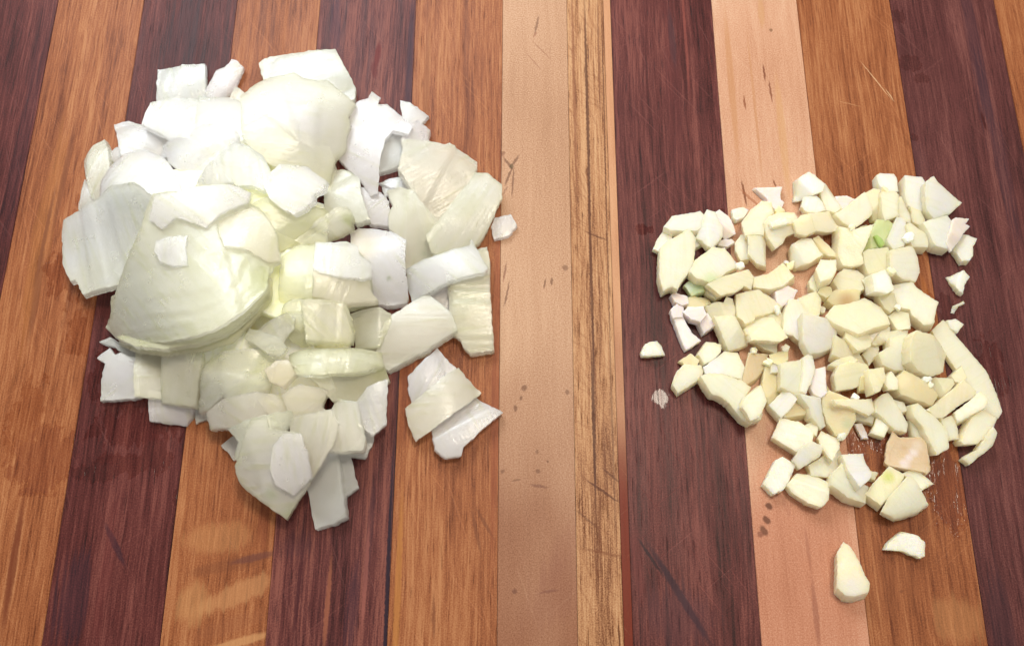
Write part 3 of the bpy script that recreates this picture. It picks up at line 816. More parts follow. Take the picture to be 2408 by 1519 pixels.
onion('E', '990 560 1100 500 1330 490 1500 460 1640 560 1605 740 1560 862 1400 960 1372 1042 1290 1010 1210 940 1040 1052 935 1052 960 850', 6, 'v', 'lumpy pale onion piece in the lower middle of the heap', steps=[(10, -3, .5, .05), (-30, 3, -.6, .10)], facets=1, bulge=1.2)
onion('E', '1320 310 1500 170 1740 90 1812 140 1802 235 1700 345 1500 385 1400 385', 4.5, 'v', 'smooth cream onion chip touching the right rim of the largest piece', facets=1)
onion('F', '310 650 900 640 1150 620 1215 800 1110 912 930 1012 700 990 560 830', 5, 'y', 'olive green onion bowl piece under the green band', side='c', spots=[(1130, 700, 4, (.60, .64, .20), .7), (760, 800, 5, (.66, .66, .50), .7), (650, 950, 6, (.82, .80, .60), .8)])
onion('F', '255 510 330 485 600 468 900 470 1120 495 1150 640 900 690 560 712 320 700', 5.5, 'g', 'ribbed yellow green onion band across the lower middle', steps=[(0, -6, .4, 0), (0, -1, -.4, .02), (5, 4, .4, .03), (-90, 1, -.4, .25)], facets=1, side='y', bulge=.8)
onion('E', '1398 392 1440 310 1600 370 1722 412 1782 500 1730 567 1640 552 1480 442', 4, 'v', 'short pale onion stick lying across the lower middle')
onion('E', '1590 700 1690 620 1800 615 1842 700 1872 742 1800 800 1752 852 1640 802', 4, 'o', 'small lumpy peach onion knob in the lower middle')
# tail
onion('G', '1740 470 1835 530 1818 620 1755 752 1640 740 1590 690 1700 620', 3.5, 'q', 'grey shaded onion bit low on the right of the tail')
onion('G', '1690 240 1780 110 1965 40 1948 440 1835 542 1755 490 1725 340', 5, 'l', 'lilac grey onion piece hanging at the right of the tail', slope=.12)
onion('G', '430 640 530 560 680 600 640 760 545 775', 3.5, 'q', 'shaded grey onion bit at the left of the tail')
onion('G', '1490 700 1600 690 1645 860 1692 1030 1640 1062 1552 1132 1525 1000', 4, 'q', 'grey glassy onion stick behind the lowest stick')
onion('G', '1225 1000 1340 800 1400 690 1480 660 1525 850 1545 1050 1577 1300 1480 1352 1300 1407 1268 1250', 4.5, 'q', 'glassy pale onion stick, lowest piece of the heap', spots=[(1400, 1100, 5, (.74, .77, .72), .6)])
onion('E', '1032 1092 1200 990 1400 950 1500 920 1742 940 1817 1090 1802 1172 1620 1220 1440 1230 1240 1245 1078 1248', 5.5, 'c', 'cream onion piece with a squared left end at the top of the tail', facets=1, bulge=.8)
onion('G', '1430 330 1500 200 1680 250 1722 460 1754 590 1740 672 1440 692 1390 690 1430 560', 5.5, 'c', 'cream onion block with a rounded corner at the right of the tail', bulge=.8, side='v')
onion('G', '985 180 1150 80 1400 128 1355 300 1450 345 1060 400 1035 290', 4.5, 'c', 'cream diamond shaped onion piece in the tail')
onion('G', '480 490 660 420 840 360 1060 310 1080 400 960 600 880 720 640 830 560 770 600 610', 5, 'v', 'pale ridge shaped onion piece at the left of the tail', facets=1)
onion('G', '1040 380 1440 320 1515 450 1465 640 1400 735 1255 955 1180 860 1080 560', 5, 'c', 'smooth cream onion slab in the middle of the tail', bulge=.8)
onion('G', '555 830 600 740 640 580 720 400 840 380 870 500 1000 530 1150 540 1225 800 1255 930 1180 1070 1062 1250 1026 1312 940 1252 800 1152 680 1062 590 950', 6.5, 'v', 'big drop shaped onion piece pointing down in the tail', steps=[(200, 4, -.4, .15), (-40, 2, .3, .05)], bulge=2.0, side='g', spots=[(880, 1080, 2.4, (.62, .72, .40), .8), (1030, 1255, 3, (.60, .68, .36), .7), (1080, 850, 9, (.86, .84, .88), .9)])
onion('G', '880 850 905 640 1000 528 1150 530 1222 760 1248 940 1090 1090 930 1000', 2.2, 'l', 'lilac white onion flake on the drop shaped piece', wedge=.2)
# three pieces lying apart
onion('F', '1400 770 1665 515 1832 690 1700 860 1430 1000 1405 900', 4.5, 'l', 'uppermost of the three onion pieces lying apart at the lower right', bulge=.8)
onion('F', '1620 1260 1760 1130 2010 955 2262 1100 1900 1422 1882 1497 1750 1517 1650 1440', 4.5, 'l', 'lowest lilac white piece of the three onion pieces lying apart', bulge=.8, facets=1)
onion('F', '1375 1060 1640 860 1860 690 2062 910 1900 1040 1600 1272 1470 1362 1400 1200', 4.5, 'c', 'middle glossy cream piece of the three onion pieces lying apart', bulge=1.2)

# ---- the garlic
def garlic(crop, outline, t, tint, label, facets=None, wedge=.14, spots=(), side=None, bulge=0.0, slope=.5):
    if facets is None:
        facets = int(rng.choice((0, 0, 1)))
    px = native(crop, outline)
    t *= .86
    poly, cx, cy, k = drop(px, t * .001, False, slope)
    sp = [(CROPS[crop][0] + s[0] / CROPS[crop][2], CROPS[crop][1] + s[1] / CROPS[crop][2], s[2] * .001, s[3], s[4]) for s in spots]
    return piece('garlic_piece', label, 'garlic piece', 'chopped garlic pieces', poly, cx, cy, k, t * .001, tint, SHRED if tint == 'P' else GARLIC,
                 0.00055, facets, wedge, .00026, sp, bulge * .001, .00006, side or {'G': 'S', 'A': 'S', 'W': 'G'}.get(tint), 0.0, .016, .00003)


GG = (0.40, 0.62, 0.12)
GAR = [
 # lower lying and outlying pieces
 ('c', '130 1030 180 930 320 880 370 940 412 1050 260 1062 140 1072', 3, 'W', 'leftmost small garlic crumb lying apart on the purple strip'),
 ('d', '1705 75 1880 15 1940 90 1872 200 1860 287 1820 260', 3, 'W', 'white garlic crumb alone on the purple strip right of the heap'),
 ('d', '1752 492 1770 425 1880 372 1894 388 1815 425 1782 497', 1.2, 'A', 'tiny thin garlic crescent on the purple strip at right'),
 ('d', '1690 600 1780 588 1872 650 1800 742 1720 690', 3, 'W', 'small white garlic crumb behind the long curved slice'),
 ('g', '755 1380 760 1110 810 1028 850 1060 920 1200 992 1350 982 1412 880 1442 810 1432', 5, 'G', 'teardrop garlic wedge alone at the bottom on the pale strip'),
 ('g', '1138 1082 1160 1040 1270 948 1380 980 1432 1030 1432 1132 1400 1147 1270 1090', 3, 'W', 'fan shaped white garlic bit alone at lower right'),
 ('a', '1530 310 1860 308 1830 400 1842 470 1882 500 1820 602 1760 560 1680 440', 2.5, 'P', 'pinkish garlic triangle at the top of the heap on the pale strip'),
 ('a', '275 1075 330 950 420 820 500 840 490 960 400 1100 360 1112', 3.5, 'W', 'white garlic flake at the left rim behind the tall wedge'),
 ('a', '405 800 500 680 840 630 892 690 855 810 800 850 680 850 480 840', 5, 'W', 'long garlic prism at the upper left corner of the heap'),
 ('a', '1040 620 1090 588 1200 680 1252 780 1282 880 1170 922 1110 840', 3, 'P', 'small lilac garlic shred at the upper left'),
 ('a', '1075 960 1240 945 1275 980 1180 1034 1080 1014', 2, 'P', 'thin lilac garlic shred below the upper left cluster'),
 ('a', '770 1000 800 940 900 940 890 990 790 1050', 2.5, 'W', 'small garlic scrap in the gap left of the green edged wedge'),
 ('a', '820 900 870 760 930 608 1020 640 1060 740 1122 830 1110 930 1000 1062 940 1030 890 960', 5, 'W', 'angular white garlic chunk beside the long prism', ),
 ('a', '1250 580 1380 558 1442 590 1380 680 1300 712 1258 680', 3, 'A', 'tiny garlic chip at the top edge of the pale strip'),
 ('b', '395 430 530 418 650 460 520 580 420 560', 3, 'P', 'small lilac garlic bit on the upper rim of the heap'),
 ('b', '200 380 270 258 340 360 480 550 400 612 280 592 230 470', 4, 'A', 'pointed garlic wedge on the upper rim beside the corner block'),
 ('b', '-90 440 -70 230 40 150 120 180 252 280 230 360 120 400 20 420', 5, 'W', 'pale garlic block at the top of the heap on the strip joint'),
 ('b', '20 410 170 400 230 480 262 590 160 622 40 612 -20 540', 4.5, 'W', 'squarish garlic block below the top corner block'),
 ('b', '900 170 940 145 1100 155 1132 200 1147 370 1060 390 970 370 920 280', 4.5, 'W', 'white garlic cube at the very top of the heap'),
 ('b', '1230 195 1440 213 1492 290 1504 560 1430 622 1280 542 1240 400', 5, 'W', 'white garlic block left of a twin at the upper right corner'),
 ('b', '1496 270 1580 208 1640 290 1924 520 1800 632 1600 702 1520 600 1492 400', 5.5, 'W', 'large white triangular garlic block at the upper right corner'),
 ('b', '1850 1060 1960 885 2122 950 2070 1050 2072 1160 2030 1212 1950 1218', 3.5, 'W', 'white garlic flake with pointed corners at the right rim'),
 ('b', '1150 420 1220 398 1262 520 1342 690 1310 742 1250 720 1150 640', 4, 'A', 'narrow garlic wedge left of the upper right blocks'),
 ('b', '1300 560 1420 620 1480 730 1440 790 1350 740', 3, 'A', 'shaded garlic bit under the upper right blocks'),
 ('b', '1480 740 1600 690 1800 630 1852 720 1830 850 1785 960 1762 1092 1600 1042 1550 900', 5, 'W', 'rounded garlic chunk under the large white triangular block'),
 ('b', '1838 720 1880 688 2042 690 1990 760 2052 782 1960 870 1910 970 1832 1072 1780 960', 3, 'P', 'pinkish notched garlic shred at the right rim'),
 # left side
 ('c', '510 590 620 568 680 690 760 810 852 880 680 987 640 900 570 720', 3, 'P', 'upright pinkish garlic stick at the left rim'),
 ('c', '488 510 560 440 640 480 630 580 520 594', 3, 'P', 'small pinkish garlic bit above the upright stick'),
 ('c', '655 200 750 138 880 200 895 280 740 330', 4, 'N', 'mint green garlic bit near the left rim'),
 ('c', '890 170 980 180 1100 290 1120 340 1040 380 930 300', 4, 'A', 'shaded garlic chunk behind the mint green bit'),
 ('c', '840 650 930 555 1035 690 900 784', 4, 'P', 'small pinkish garlic cube above the dark gap at left'),
 ('c', '690 340 800 318 950 308 1005 380 930 430 800 490 700 450', 3.5, 'Y', 'tan tinged garlic flake in the left part of the heap'),
 ('c', '497 320 540 283 690 338 702 420 620 442 540 400', 3, 'P', 'small pink tipped garlic flake at the left rim'),
 ('c', '635 540 700 478 885 470 925 560 850 652 740 624', 3.5, 'P', 'pale pink garlic petal above the upright stick'),
 ('a', '342 1400 358 1080 560 930 700 835 782 930 770 1150 740 1330 600 1500 560 1590 500 1545 390 1600', 6, 'A', 'tall garlic wedge forming the left end of the heap'),
 ('a', '718 1380 790 1230 1000 1068 1150 1090 1312 1290 1150 1370 1080 1440 950 1492 800 1452', 6, 'A', 'rounded garlic wedge with a green lower edge', ),
 ('c', '828 1050 930 898 1010 910 1102 940 1090 1030 1000 1122 900 1172', 4, 'A', 'square garlic bit below the dark gap at left'),
 ('c', '598 1130 730 1048 832 1130 800 1202 690 1204', 3, 'Y', 'small tan garlic triangle at the lower left'),
 ('c', '508 1420 560 1280 650 1180 860 1190 885 1260 850 1345 700 1445 575 1525', 4.5, 'A', 'smooth garlic wedge at the lower left rim'),
 # upper middle
 ('a', '1285 1000 1350 908 1450 900 1440 1200 1350 1215 1285 1080', 4, 'A', 'garlic chunk half under the tall white prism'),
 ('a', '1360 760 1480 600 1600 508 1712 520 1742 640 1640 740 1620 900 1400 905', 5.5, 'A', 'large smooth garlic lump at the upper left of the heap'),
 ('a', '1430 1150 1440 908 1650 888 1672 980 1642 1292 1540 1272', 6, 'A', 'tall white garlic prism in the upper left of the heap'),
 ('a', '1635 760 1700 690 1800 650 2000 648 2052 750 2000 880 1900 920 1860 1000 1780 1062 1690 940', 4.5, 'A', 'folded garlic piece with dangling tip at upper middle'),
 ('a', '1718 740 1980 658 2004 720 1740 792', 2.5, 'W', 'pale garlic stick across the folded piece at upper middle'),
 ('a', '2045 740 2200 655 2240 830 2100 885', 4, 'G', 'small garlic cube right of the folded piece'),
 ('b', '55 650 310 618 334 680 442 830 330 862 210 862 120 852', 4.5, 'G', 'three sided garlic chunk below the top corner block'),
 ('b', '-130 760 -30 660 60 640 140 850 20 900 -90 880', 4.5, 'G', 'rounded garlic bit left of the three sided chunk'),
 ('b', '150 900 210 865 360 1060 422 1172 300 1132 160 1042', 4, 'Y', 'slanted garlic sliver with a tan cut side'),
 ('b', '-130 1000 0 900 120 898 200 1100 234 1150 60 1252 -80 1284 -130 1200', 5.5, 'A', 'big blocky garlic chunk in the upper middle'),
 ('b', '740 400 850 338 955 348 985 540 985 722 870 692 830 560', 4.5, 'G', 'garlic chunk left of the column under the white cube'),
 ('b', '375 660 560 540 740 385 835 560 822 660 700 762 600 822 480 762', 6, 'A', 'fat pale garlic chunk on the upper rim'),
 ('b', '955 380 1100 378 1152 420 1147 680 990 734 962 600', 5.5, 'A', 'garlic column directly under the white cube'),
 ('b', '600 850 700 790 830 700 880 720 860 820 740 890', 3.5, 'A', 'shaded garlic bit below the fat pale chunk'),
 ('b', '735 1035 850 820 890 730 1020 738 1092 790 1015 960 980 1034 760 1074', 4.5, 'N', 'garlic chunk with a bright green sprout'),
 ('b', '1018 970 1150 680 1252 700 1272 880 1220 1042 1090 1094 1030 1022', 5, 'W', 'slanted white garlic prism right of the green sprout'),
 ('b', '1260 780 1320 748 1540 850 1564 950 1550 1022 1340 1054 1290 970', 4.5, 'A', 'smooth leaf shaped garlic piece under the upper right blocks'),
 ('b', '435 800 600 850 840 788 800 900 735 1060 690 1140 722 1262 600 1294 480 1274 418 1150', 5.5, 'G', 'large folded garlic piece left of the green sprout'),
 # centre
 ('c', '940 190 1150 100 1430 28 1494 120 1470 262 1380 215 1260 295 1100 325', 5, 'G', 'long garlic slab across the left centre'),
 ('c', '1485 110 1700 70 1860 -60 1992 110 1850 224 1720 254 1500 225', 5, 'G', 'long garlic slab continuing right of the first one'),
 ('c', '1795 260 1950 195 2060 250 2010 350 1870 434 1810 365', 4, 'P', 'pale garlic bit beside the wood gap in the centre'),
 ('c', '1290 330 1560 265 1700 345 1865 460 1700 545 1520 585 1500 645 1400 685 1305 605', 5, 'G', 'broad flaky garlic piece in the left centre'),
 ('c', '918 430 1060 388 1160 388 1200 308 1272 330 1302 480 1285 605 1018 605', 5, 'G', 'garlic block with an upright corner in the left centre'),
 ('c', '1015 600 1280 590 1322 680 1452 910 1200 1004 1100 780', 5.5, 'A', 'ribbed rectangular garlic slice standing over the dark gap'),
 ('c', '1475 880 1620 870 1800 900 1794 1044 1640 984', 3.5, 'A', 'pointed garlic tail below the knobbly piece'),
 ('c', '1415 720 1500 615 1640 568 1742 620 1842 760 1914 860 1820 904 1600 885 1480 885', 5.5, 'G', 'knobbly garlic lump in the left centre'),
 ('c', '1700 560 1840 500 1900 590 1860 700 1790 690', 3.5, 'G', 'small garlic bit between knobbly lump and split block'),
 ('b', '720 1130 800 1088 1040 1048 1064 1150 1034 1345 800 1384 742 1250', 5.5, 'G', 'neat garlic cube below the green sprout'),
 ('b', '1050 1110 1330 1040 1392 1200 1412 1370 1360 1482 1200 1454 1045 1345', 5.5, 'A', 'large rounded garlic chunk at the right of the heap'),
 ('d', '60 150 150 20 355 38 225 200 130 274 78 230', 4.5, 'G', 'leaf shaped garlic bit in the centre'),
 ('b', '150 1330 210 1208 400 1205 395 1330 320 1440 200 1480', 4, 'A', 'pale garlic chip above the leaf shaped bit'),
 ('d', '700 120 800 60 1040 60 1060 300 900 320 760 260', 4, 'G', 'garlic chunk behind the small white cube at right centre'),
 ('d', '1045 200 1260 168 1300 230 1552 410 1504 642 1400 664 1260 545 1240 485 1100 444 1040 300', 5.5, 'A', 'broad garlic slab at the right edge near the strip joint'),
 ('d', '400 60 480 -5 650 10 722 70 692 160 722 220 640 262 420 265 345 150', 4, 'G', 'ragged garlic petals in the centre'),
 ('d', '208 230 270 128 355 170 365 260 290 304', 3.5, 'Y', 'small yellow garlic chip left of the ragged petals'),
 ('d', '272 375 350 268 480 255 580 248 662 258 640 362 530 414 430 434 320 414', 4.5, 'Y', 'garlic piece with a rusty brown lower edge', ),
 ('d', '855 300 1060 285 1104 440 1000 524 940 484 890 400', 4.5, 'G', 'plain garlic chunk right of the rusty edged piece'),
 ('d', '788 80 960 13 1012 80 1054 250 960 294 818 274', 5, 'W', 'small white garlic cube in the right centre'),
 ('c', '2045 380 2278 285 2330 380 2310 560 2240 720 2165 560', 5, 'G', 'garlic block with a rounded top left of the broad plate'),
 ('c', '1888 570 1960 375 2055 380 2185 560 2244 900 2150 954 1990 824 1858 794', 5.5, 'A', 'split garlic block with a lilac white right face', ),
 ('d', '-20 520 100 560 255 600 374 700 364 900 200 974 80 984 0 850', 5, 'W', 'wet white garlic block below the broad plate'),
 ('d', '355 780 520 880 622 980 744 1142 600 1134 335 1004 355 900', 4.5, 'G', 'triangular garlic piece in the lower centre'),
 ('d', '750 760 850 690 1000 690 990 760 880 880 800 860', 3.5, 'A', 'shaded garlic bit under the broad plate'),
 ('d', '690 1000 780 900 880 900 860 1010 760 1130', 3, 'A', 'shaded garlic scrap in the lower centre hollow'),
 ('d', '465 830 475 728 640 755 750 728 804 810 782 900 660 964 600 974 520 884', 5, 'G', 'curved garlic chunk under the broad plate'),
 ('d', '246 570 350 440 500 418 720 338 830 400 900 440 982 560 1004 640 800 694 620 774 480 714 330 644', 4.5, 'G', 'broad flat garlic plate in the centre of the heap', ),
 ('d', '1005 540 1100 478 1242 508 1254 690 1100 714 1058 620', 4.5, 'G', 'square garlic cube right of the broad plate'),
 ('d', '838 850 920 728 1100 708 1252 698 1244 780 1000 834 870 864', 3.5, 'A', 'flat garlic flake above the glossy lump'),
 ('d', '990 830 1240 775 1264 920 1222 1080 1162 1194 1040 1194 900 1134 855 1010 980 940', 5.5, 'A', 'glossy wet garlic lump at the right centre'),
 # right
 ('d', '1528 710 1660 583 1800 770 1960 960 2130 1160 2230 1370 2330 1660 2285 1740 2140 1680 2020 1480 1890 1260 1700 1010 1600 850', 2.4, 'A', 'long curved garlic slice along the right rim'),
 ('f', '1640 640 1830 500 1960 385 2044 480 2004 574 1680 754', 4.5, 'A', 'lower of the two garlic sticks at the right'),
 ('d', '1250 800 1300 748 1500 800 1600 880 1684 980 1654 1050 1624 1204 1480 1254 1330 1194 1240 1094 1228 950', 5.5, 'G', 'large smooth garlic chunk beside the long curved slice'),
 ('f', '1330 190 1640 225 1664 280 1534 424 1430 354', 4.5, 'G', 'garlic bit under the large smooth chunk at right'),
 ('f', '1618 200 1730 88 1784 220 1754 294 1660 264', 4, 'G', 'small garlic cube against the long curved slice'),
 ('f', '955 240 1100 98 1250 198 1400 308 1464 420 1374 544 1180 494 1010 424 955 320', 6, 'Y', 'plump yellow tan garlic lump at the lower right'),
 ('f', '1305 610 1560 418 1760 248 1914 370 1884 444 1700 544 1480 704 1400 694', 5, 'G', 'upper of the two garlic sticks at the right'),
 ('f', '1712 980 1850 700 1990 608 2154 700 2084 854 1910 1004 1740 1018', 4.5, 'A', 'flat garlic wedge at the lower right rim'),
 ('f', '1756 1180 1930 1080 2040 900 2100 808 2144 880 2094 1024 1950 1144 1830 1248', 3.5, 'A', 'curled garlic strip at the far lower right'),
 ('f', '1115 720 1200 715 1325 900 1325 975 1160 904', 3, 'A', 'shaded garlic bit beside the brown root end'),
 ('f', '1470 720 1610 675 1684 850 1694 942 1580 964 1535 880', 4, 'A', 'short garlic stub beside the bent slab at lower right'),
 ('f', '1125 560 1200 536 1400 690 1564 870 1564 1060 1420 1144 1340 990 1250 800 1150 694', 5, 'A', 'bent garlic slab at the lower right over the orange strip'),
 # lower middle
 ('f', '450 560 520 575 710 640 675 765 480 714', 3.5, 'A', 'shaded garlic cube under the thin garlic flap'),
 ('f', '480 760 560 750 630 930 560 930', 2, 'P', 'thin glassy garlic shred on the orange strip below the heap'),
 ('f', '645 870 740 655 800 640 874 760 804 924', 4, 'A', 'small upright garlic block in the lower middle'),
 ('f', '785 240 900 145 965 240 965 355 855 365', 4, 'A', 'shaded garlic bit left of the plump yellow lump'),
 ('f', '925 415 1100 470 1145 560 1062 624 975 520', 3.5, 'A', 'garlic bit below the plump yellow lump'),
 ('f', '145 70 250 8 420 -40 505 5 300 94', 3, 'G', 'thin garlic sliver left of the lower centre hollow'),
 ('f', '215 190 270 80 400 28 600 68 624 130 550 272 470 334 400 354 235 384', 5, 'G', 'soft edged garlic chunk in the lower centre'),
 ('f', '135 280 200 230 240 300 230 400 150 400', 3, 'Y', 'narrow tan garlic bit right of the pink shred'),
 ('f', '545 200 640 185 670 360 530 370', 3, 'Y', 'yellow garlic bit standing in for the shading between soft chunk and pointed prism'),  # piece added where there is only shading, tone carried by its colour
 ('f', '618 130 800 105 814 230 742 384 680 404 636 280', 5, 'G', 'pointed garlic prism in the lower centre'),
 ('f', '65 450 150 385 280 438 444 520 454 730 382 854 340 934 230 904 150 784 78 600', 5.5, 'Y', 'yellowish garlic chunk on the maple and orange joint', ),
 ('f', '258 438 640 430 730 410 760 560 690 624 560 564 450 514 300 494', 3, 'A', 'thin garlic flap bridging the lower centre'),
 ('f', '740 480 830 395 900 365 1005 510 1124 750 1104 844 960 824 820 680 730 620', 4.5, 'A', 'folded shell like garlic piece above the brown root end'),
 ('f', '275 880 345 868 372 890 332 934', 1.6, 'A', 'tiny garlic crumb on the orange strip below the yellowish chunk'),
 ('e', '1735 280 1880 245 1904 560 1840 614 1750 564 1715 500', 2.5, 'P', 'pink garlic skin shred in the lower centre'),
 ('e', '935 80 1170 98 1154 200 1040 374 920 454 855 424 900 250', 4, 'T', 'rough tan garlic piece in the lower left'),
 ('e', '376 260 530 150 650 58 800 78 884 260 845 404 600 334 480 354 400 334', 5, 'A', 'garlic block with a bright white left face', ),
 ('e', '355 440 480 560 600 620 560 640 480 600 380 520', 2.5, 'A', 'ragged thin garlic edge under the long slab at lower left'),
 ('e', '338 370 450 338 600 348 850 428 955 500 905 600 1000 800 1104 830 1080 894 950 944 850 884 700 694 560 604 480 584', 5.5, 'A', 'long smooth garlic slab at the lower left rim'),
 ('e', '885 650 1080 488 1144 680 1064 864 960 904 865 740', 5, 'A', 'square cut garlic end beside the long slab at lower left'),
 ('e', '1105 480 1140 245 1225 240 1215 340 1335 380 1335 530 1255 644 1200 705 1125 600', 4.5, 'Y', 'notched garlic piece in the lower left of the heap'),
 ('e', '1215 170 1345 145 1355 240 1310 314 1215 314', 4, 'W', 'bright white garlic cube in the lower left'),
 ('e', '1200 90 1420 30 1420 150 1350 220 1230 180', 3, 'Y', 'tan garlic flake behind the bright white cube'),
 ('e', '1325 220 1600 158 1624 320 1564 574 1500 584 1325 504', 5.5, 'A', 'broad garlic prism left of the white sliver'),
 ('e', '1615 140 1690 76 1724 120 1754 260 1704 440 1640 574 1585 544 1615 360', 3.5, 'W', 'upright bright white garlic sliver in the lower centre'),
 ('e', '1425 740 1540 645 1680 695 1724 780 1600 834 1450 864 1365 874', 4.5, 'Y', 'tan sided garlic chunk in the lower centre'),
 ('e', '1190 710 1270 650 1350 556 1424 556 1524 650 1424 784 1330 874', 5, 'W', 'pale garlic cube left of the tan sided chunk'),
 ('e', '1535 590 1830 625 1854 800 1904 950 1850 994 1720 864 1685 740', 5, 'W', 'slanting pale garlic slab in the lower centre'),
 ('e', '1645 960 1760 885 1804 980 1784 1084 1715 1065', 3.5, 'A', 'small garlic chip above the lower cluster'),
 # lower cluster
 ('g', '198 580 290 398 340 378 432 440 384 560 340 624 270 652', 4, 'W', 'glassy garlic bit at the left of the lower cluster'),
 ('e', '1226 1110 1330 878 1560 938 1724 1060 1704 1174 1520 1294', 5.5, 'A', 'neat rectangular garlic block at the top of the lower cluster'),
 ('g', '540 440 700 330 780 288 824 360 764 480 700 524 560 514', 4, 'A', 'shaded garlic piece in the middle of the lower cluster'),
 ('g', '376 590 460 498 600 518 694 570 684 704 632 757 530 724 430 654', 5, 'A', 'chunky garlic piece with a ridge at the bottom of the lower cluster'),
 ('e', '1795 1110 1840 1036 2054 1130 2034 1264 1960 1404 1835 1245', 4.5, 'A', 'garlic plate at the right of the rectangular block'),
 ('e', '1486 1400 1560 1268 1700 1168 1844 1240 1804 1344 1560 1494', 5, 'W', 'garlic cube overlapping the rectangular block'),
 ('g', '706 590 720 498 820 398 854 470 884 560 1004 600 974 728 840 684', 5, 'A', 'triangular garlic wedge at the strip joint in the lower cluster'),
 ('g', '975 468 1084 490 1054 544 1005 524', 2.5, 'A', 'small garlic scrap right of the bright white face'),
 ('g', '796 360 960 348 974 420 1024 500 1000 544 930 604 880 534 840 474', 5, 'W', 'garlic block with a bright white face in the lower cluster'),
 ('g', '1265 500 1360 456 1494 580 1410 628 1335 560', 4, 'A', 'flat garlic diamond at the lower right cluster'),
 ('g', '976 660 1060 556 1160 446 1274 510 1204 624 1090 744', 5, 'G', 'garlic prism with a yellow green spot at lower right', ),
 ('g', '1096 790 1150 680 1290 526 1344 560 1454 740 1374 794 1200 844', 5.5, 'A', 'plump garlic fan in front of the lower right cluster'),
 # root end
 ('f', '828 1230 858 1000 920 858 985 930 1250 928 1304 1000 1334 1180 1344 1330 1310 1364 1260 1334 1110 1304 860 1254', 3.5, 'T', 'tan brown garlic root end with a white streak'),
]
SPOT = {
 'rounded garlic wedge with a green lower edge': dict(spots=[(1000, 1460, 4.0, (.66, .78, .42), .8), (1100, 1180, 3, (.9, .9, .84), .8)]),
 'mint green garlic bit near the left rim': dict(spots=[(740, 200, 3, (.74, .84, .68), .8), (840, 260, 2.5, (.52, .70, .46), .7)]),
 'garlic piece with a rusty brown lower edge': dict(spots=[(520, 360, 3.2, (.62, .34, .10), .7)]),
 'split garlic block with a lilac white right face': dict(spots=[(2080, 700, 4, (.88, .86, .90), .9)]),
 'garlic block with a bright white left face': dict(spots=[(500, 260, 5, (.92, .90, .90), 1)]),
 'yellowish garlic chunk on the maple and orange joint': dict(spots=[(390, 760, 2.2, (.55, .66, .40), .6)]),
 'garlic prism with a yellow green spot at lower right': dict(spots=[(1165, 515, 2.4, (.66, .72, .14), .9)]),
 'garlic block with a bright white face in the lower cluster': dict(spots=[(940, 510, 4, (.94, .92, .95), 1)]),
 'tan brown garlic root end with a white streak': dict(spots=[(1180, 1100, 1.6, (.86, .76, .74), 1), (1070, 1230, 1.8, (.86, .76, .76), 1), (1120, 1160, 1.4, (.86, .76, .76), 1),
                                                       (1220, 1010, 2.2, (.80, .68, .58), .8), (1060, 1040, 1.2, (.66, .44, .20), .6)], facets=0),
 'broad flat garlic plate in the centre of the heap': dict(facets=0, wedge=.1),
 'long curved garlic slice along the right rim': dict(facets=0, wedge=.05),
 'plump yellow tan garlic lump at the lower right': dict(bulge=1.2, facets=0),
 'glossy wet garlic lump at the right centre': dict(bulge=1.0),
 'teardrop garlic wedge alone at the bottom on the pale strip': dict(bulge=1.0, facets=0, spots=[(870, 1370, 4, (.88, .86, .80), .8)]),
 'plump garlic fan in front of the lower right cluster': dict(bulge=1.0, facets=1),
}
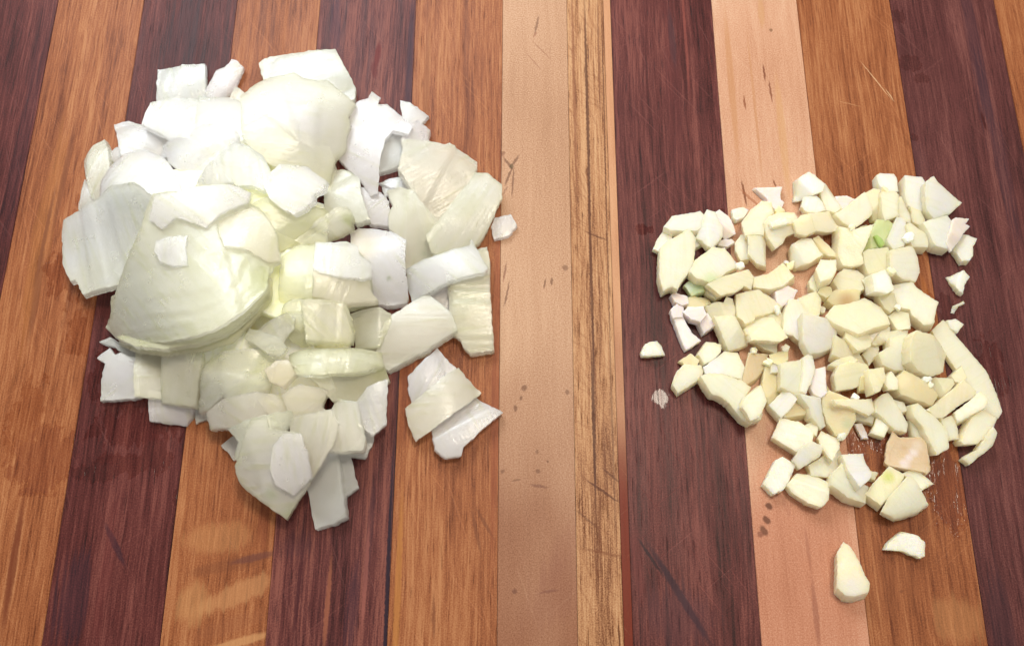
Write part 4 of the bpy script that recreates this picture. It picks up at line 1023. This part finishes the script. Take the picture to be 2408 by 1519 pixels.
for it in GAR:
    if it[4].startswith('tan brown garlic root'):
        # crumbs that fell between the larger pieces
        heap = [at_z(x, y, .002) for x, y in [(1650, 560), (1800, 530), (1960, 460), (2200, 480), (2320, 560), (2250, 720), (2330, 820), (2400, 1000), (2280, 1080),
                                              (2120, 1060), (2030, 1180), (1920, 1180), (1880, 1030), (1760, 960), (1680, 900), (1660, 720)]]
        hx, hy = [p[0] for p in heap], [p[1] for p in heap]
        made = 0
        for _ in range(900):
            x, y = rng.uniform(min(hx), max(hx)), rng.uniform(min(hy), max(hy))
            if made >= 20 or not inside(heap, np.array([x]), np.array([y]))[0]:
                continue
            if HF[int((y - GY0) / CELL), int((x - GX0) / CELL)] > .0002:
                continue
            r = rng.uniform(.0009, .0019)
            a = rng.uniform(0, 6.28)
            m_ = rng.integers(4, 7)
            el = rng.uniform(.5, 1.0)
            poly = []
            for q in range(m_):
                rr = r * rng.uniform(.75, 1.15)
                u, v = rr * math.cos(6.283 * q / m_), rr * el * math.sin(6.283 * q / m_)
                poly.append((x + u * math.cos(a) - v * math.sin(a), y + u * math.sin(a) + v * math.cos(a)))
            tt = float(rng.uniform(.0011, .0022))
            cx, cy, k = settle(poly, False, .6, tt)
            piece('garlic_crumb', 'tiny pale garlic crumb fallen between the larger garlic pieces', 'garlic crumb', 'garlic crumbs among the chopped pieces',
                  poly, cx, cy, k, tt, random.choice('AGSG'), SHRED, .0005, 1, .3, .0003)
            made += 1
    crop, outl, t, tint, lab = it[:5]
    ob = garlic(crop, outl, t, tint, lab, **SPOT.get(lab, {}))
    if 'bright green sprout' in lab:
        px = native('b', '880 890 920 878 985 930 1012 985 975 1034 940 1000')
        z = ob.location.z + t * .001 + .0002
        bm = bmesh.new()
        lo = [bm.verts.new((*at_z(x, y, z), z - .0012)) for x, y in px]
        hi = [bm.verts.new((*at_z(x, y, z), z + .0002)) for x, y in px]
        bm.faces.new(hi)
        for i in range(len(px)):
            bm.faces.new((lo[i], lo[(i + 1) % len(px)], hi[(i + 1) % len(px)], hi[i]))
        bmesh.ops.recalc_face_normals(bm, faces=bm.faces)
        bmesh.ops.bevel(bm, geom=[e for e in bm.edges if e.verts[0].co.z > z and e.verts[1].co.z > z], offset=.0002, segments=2, affect='EDGES')
        me = bpy.data.meshes.new('sprout')
        bm.to_mesh(me)
        bm.free()
        at = me.color_attributes.new('Col', 'FLOAT_COLOR', 'POINT')
        at.data.foreach_set('color', [0.42, 0.62, 0.14, 1.0] * len(me.vertices))
        me.materials.append(GARLIC)
        s = bpy.data.objects.new('sprout', me)
        s.color = (0.86, 0.95, 0.62, 1)
        COL.objects.link(s)
        s.parent = ob
        s.matrix_parent_inverse = (Matrix.Translation(ob.location) @ ob.rotation_euler.to_matrix().to_4x4()).inverted()
        s['label'] = 'bright green sprout inside the garlic'
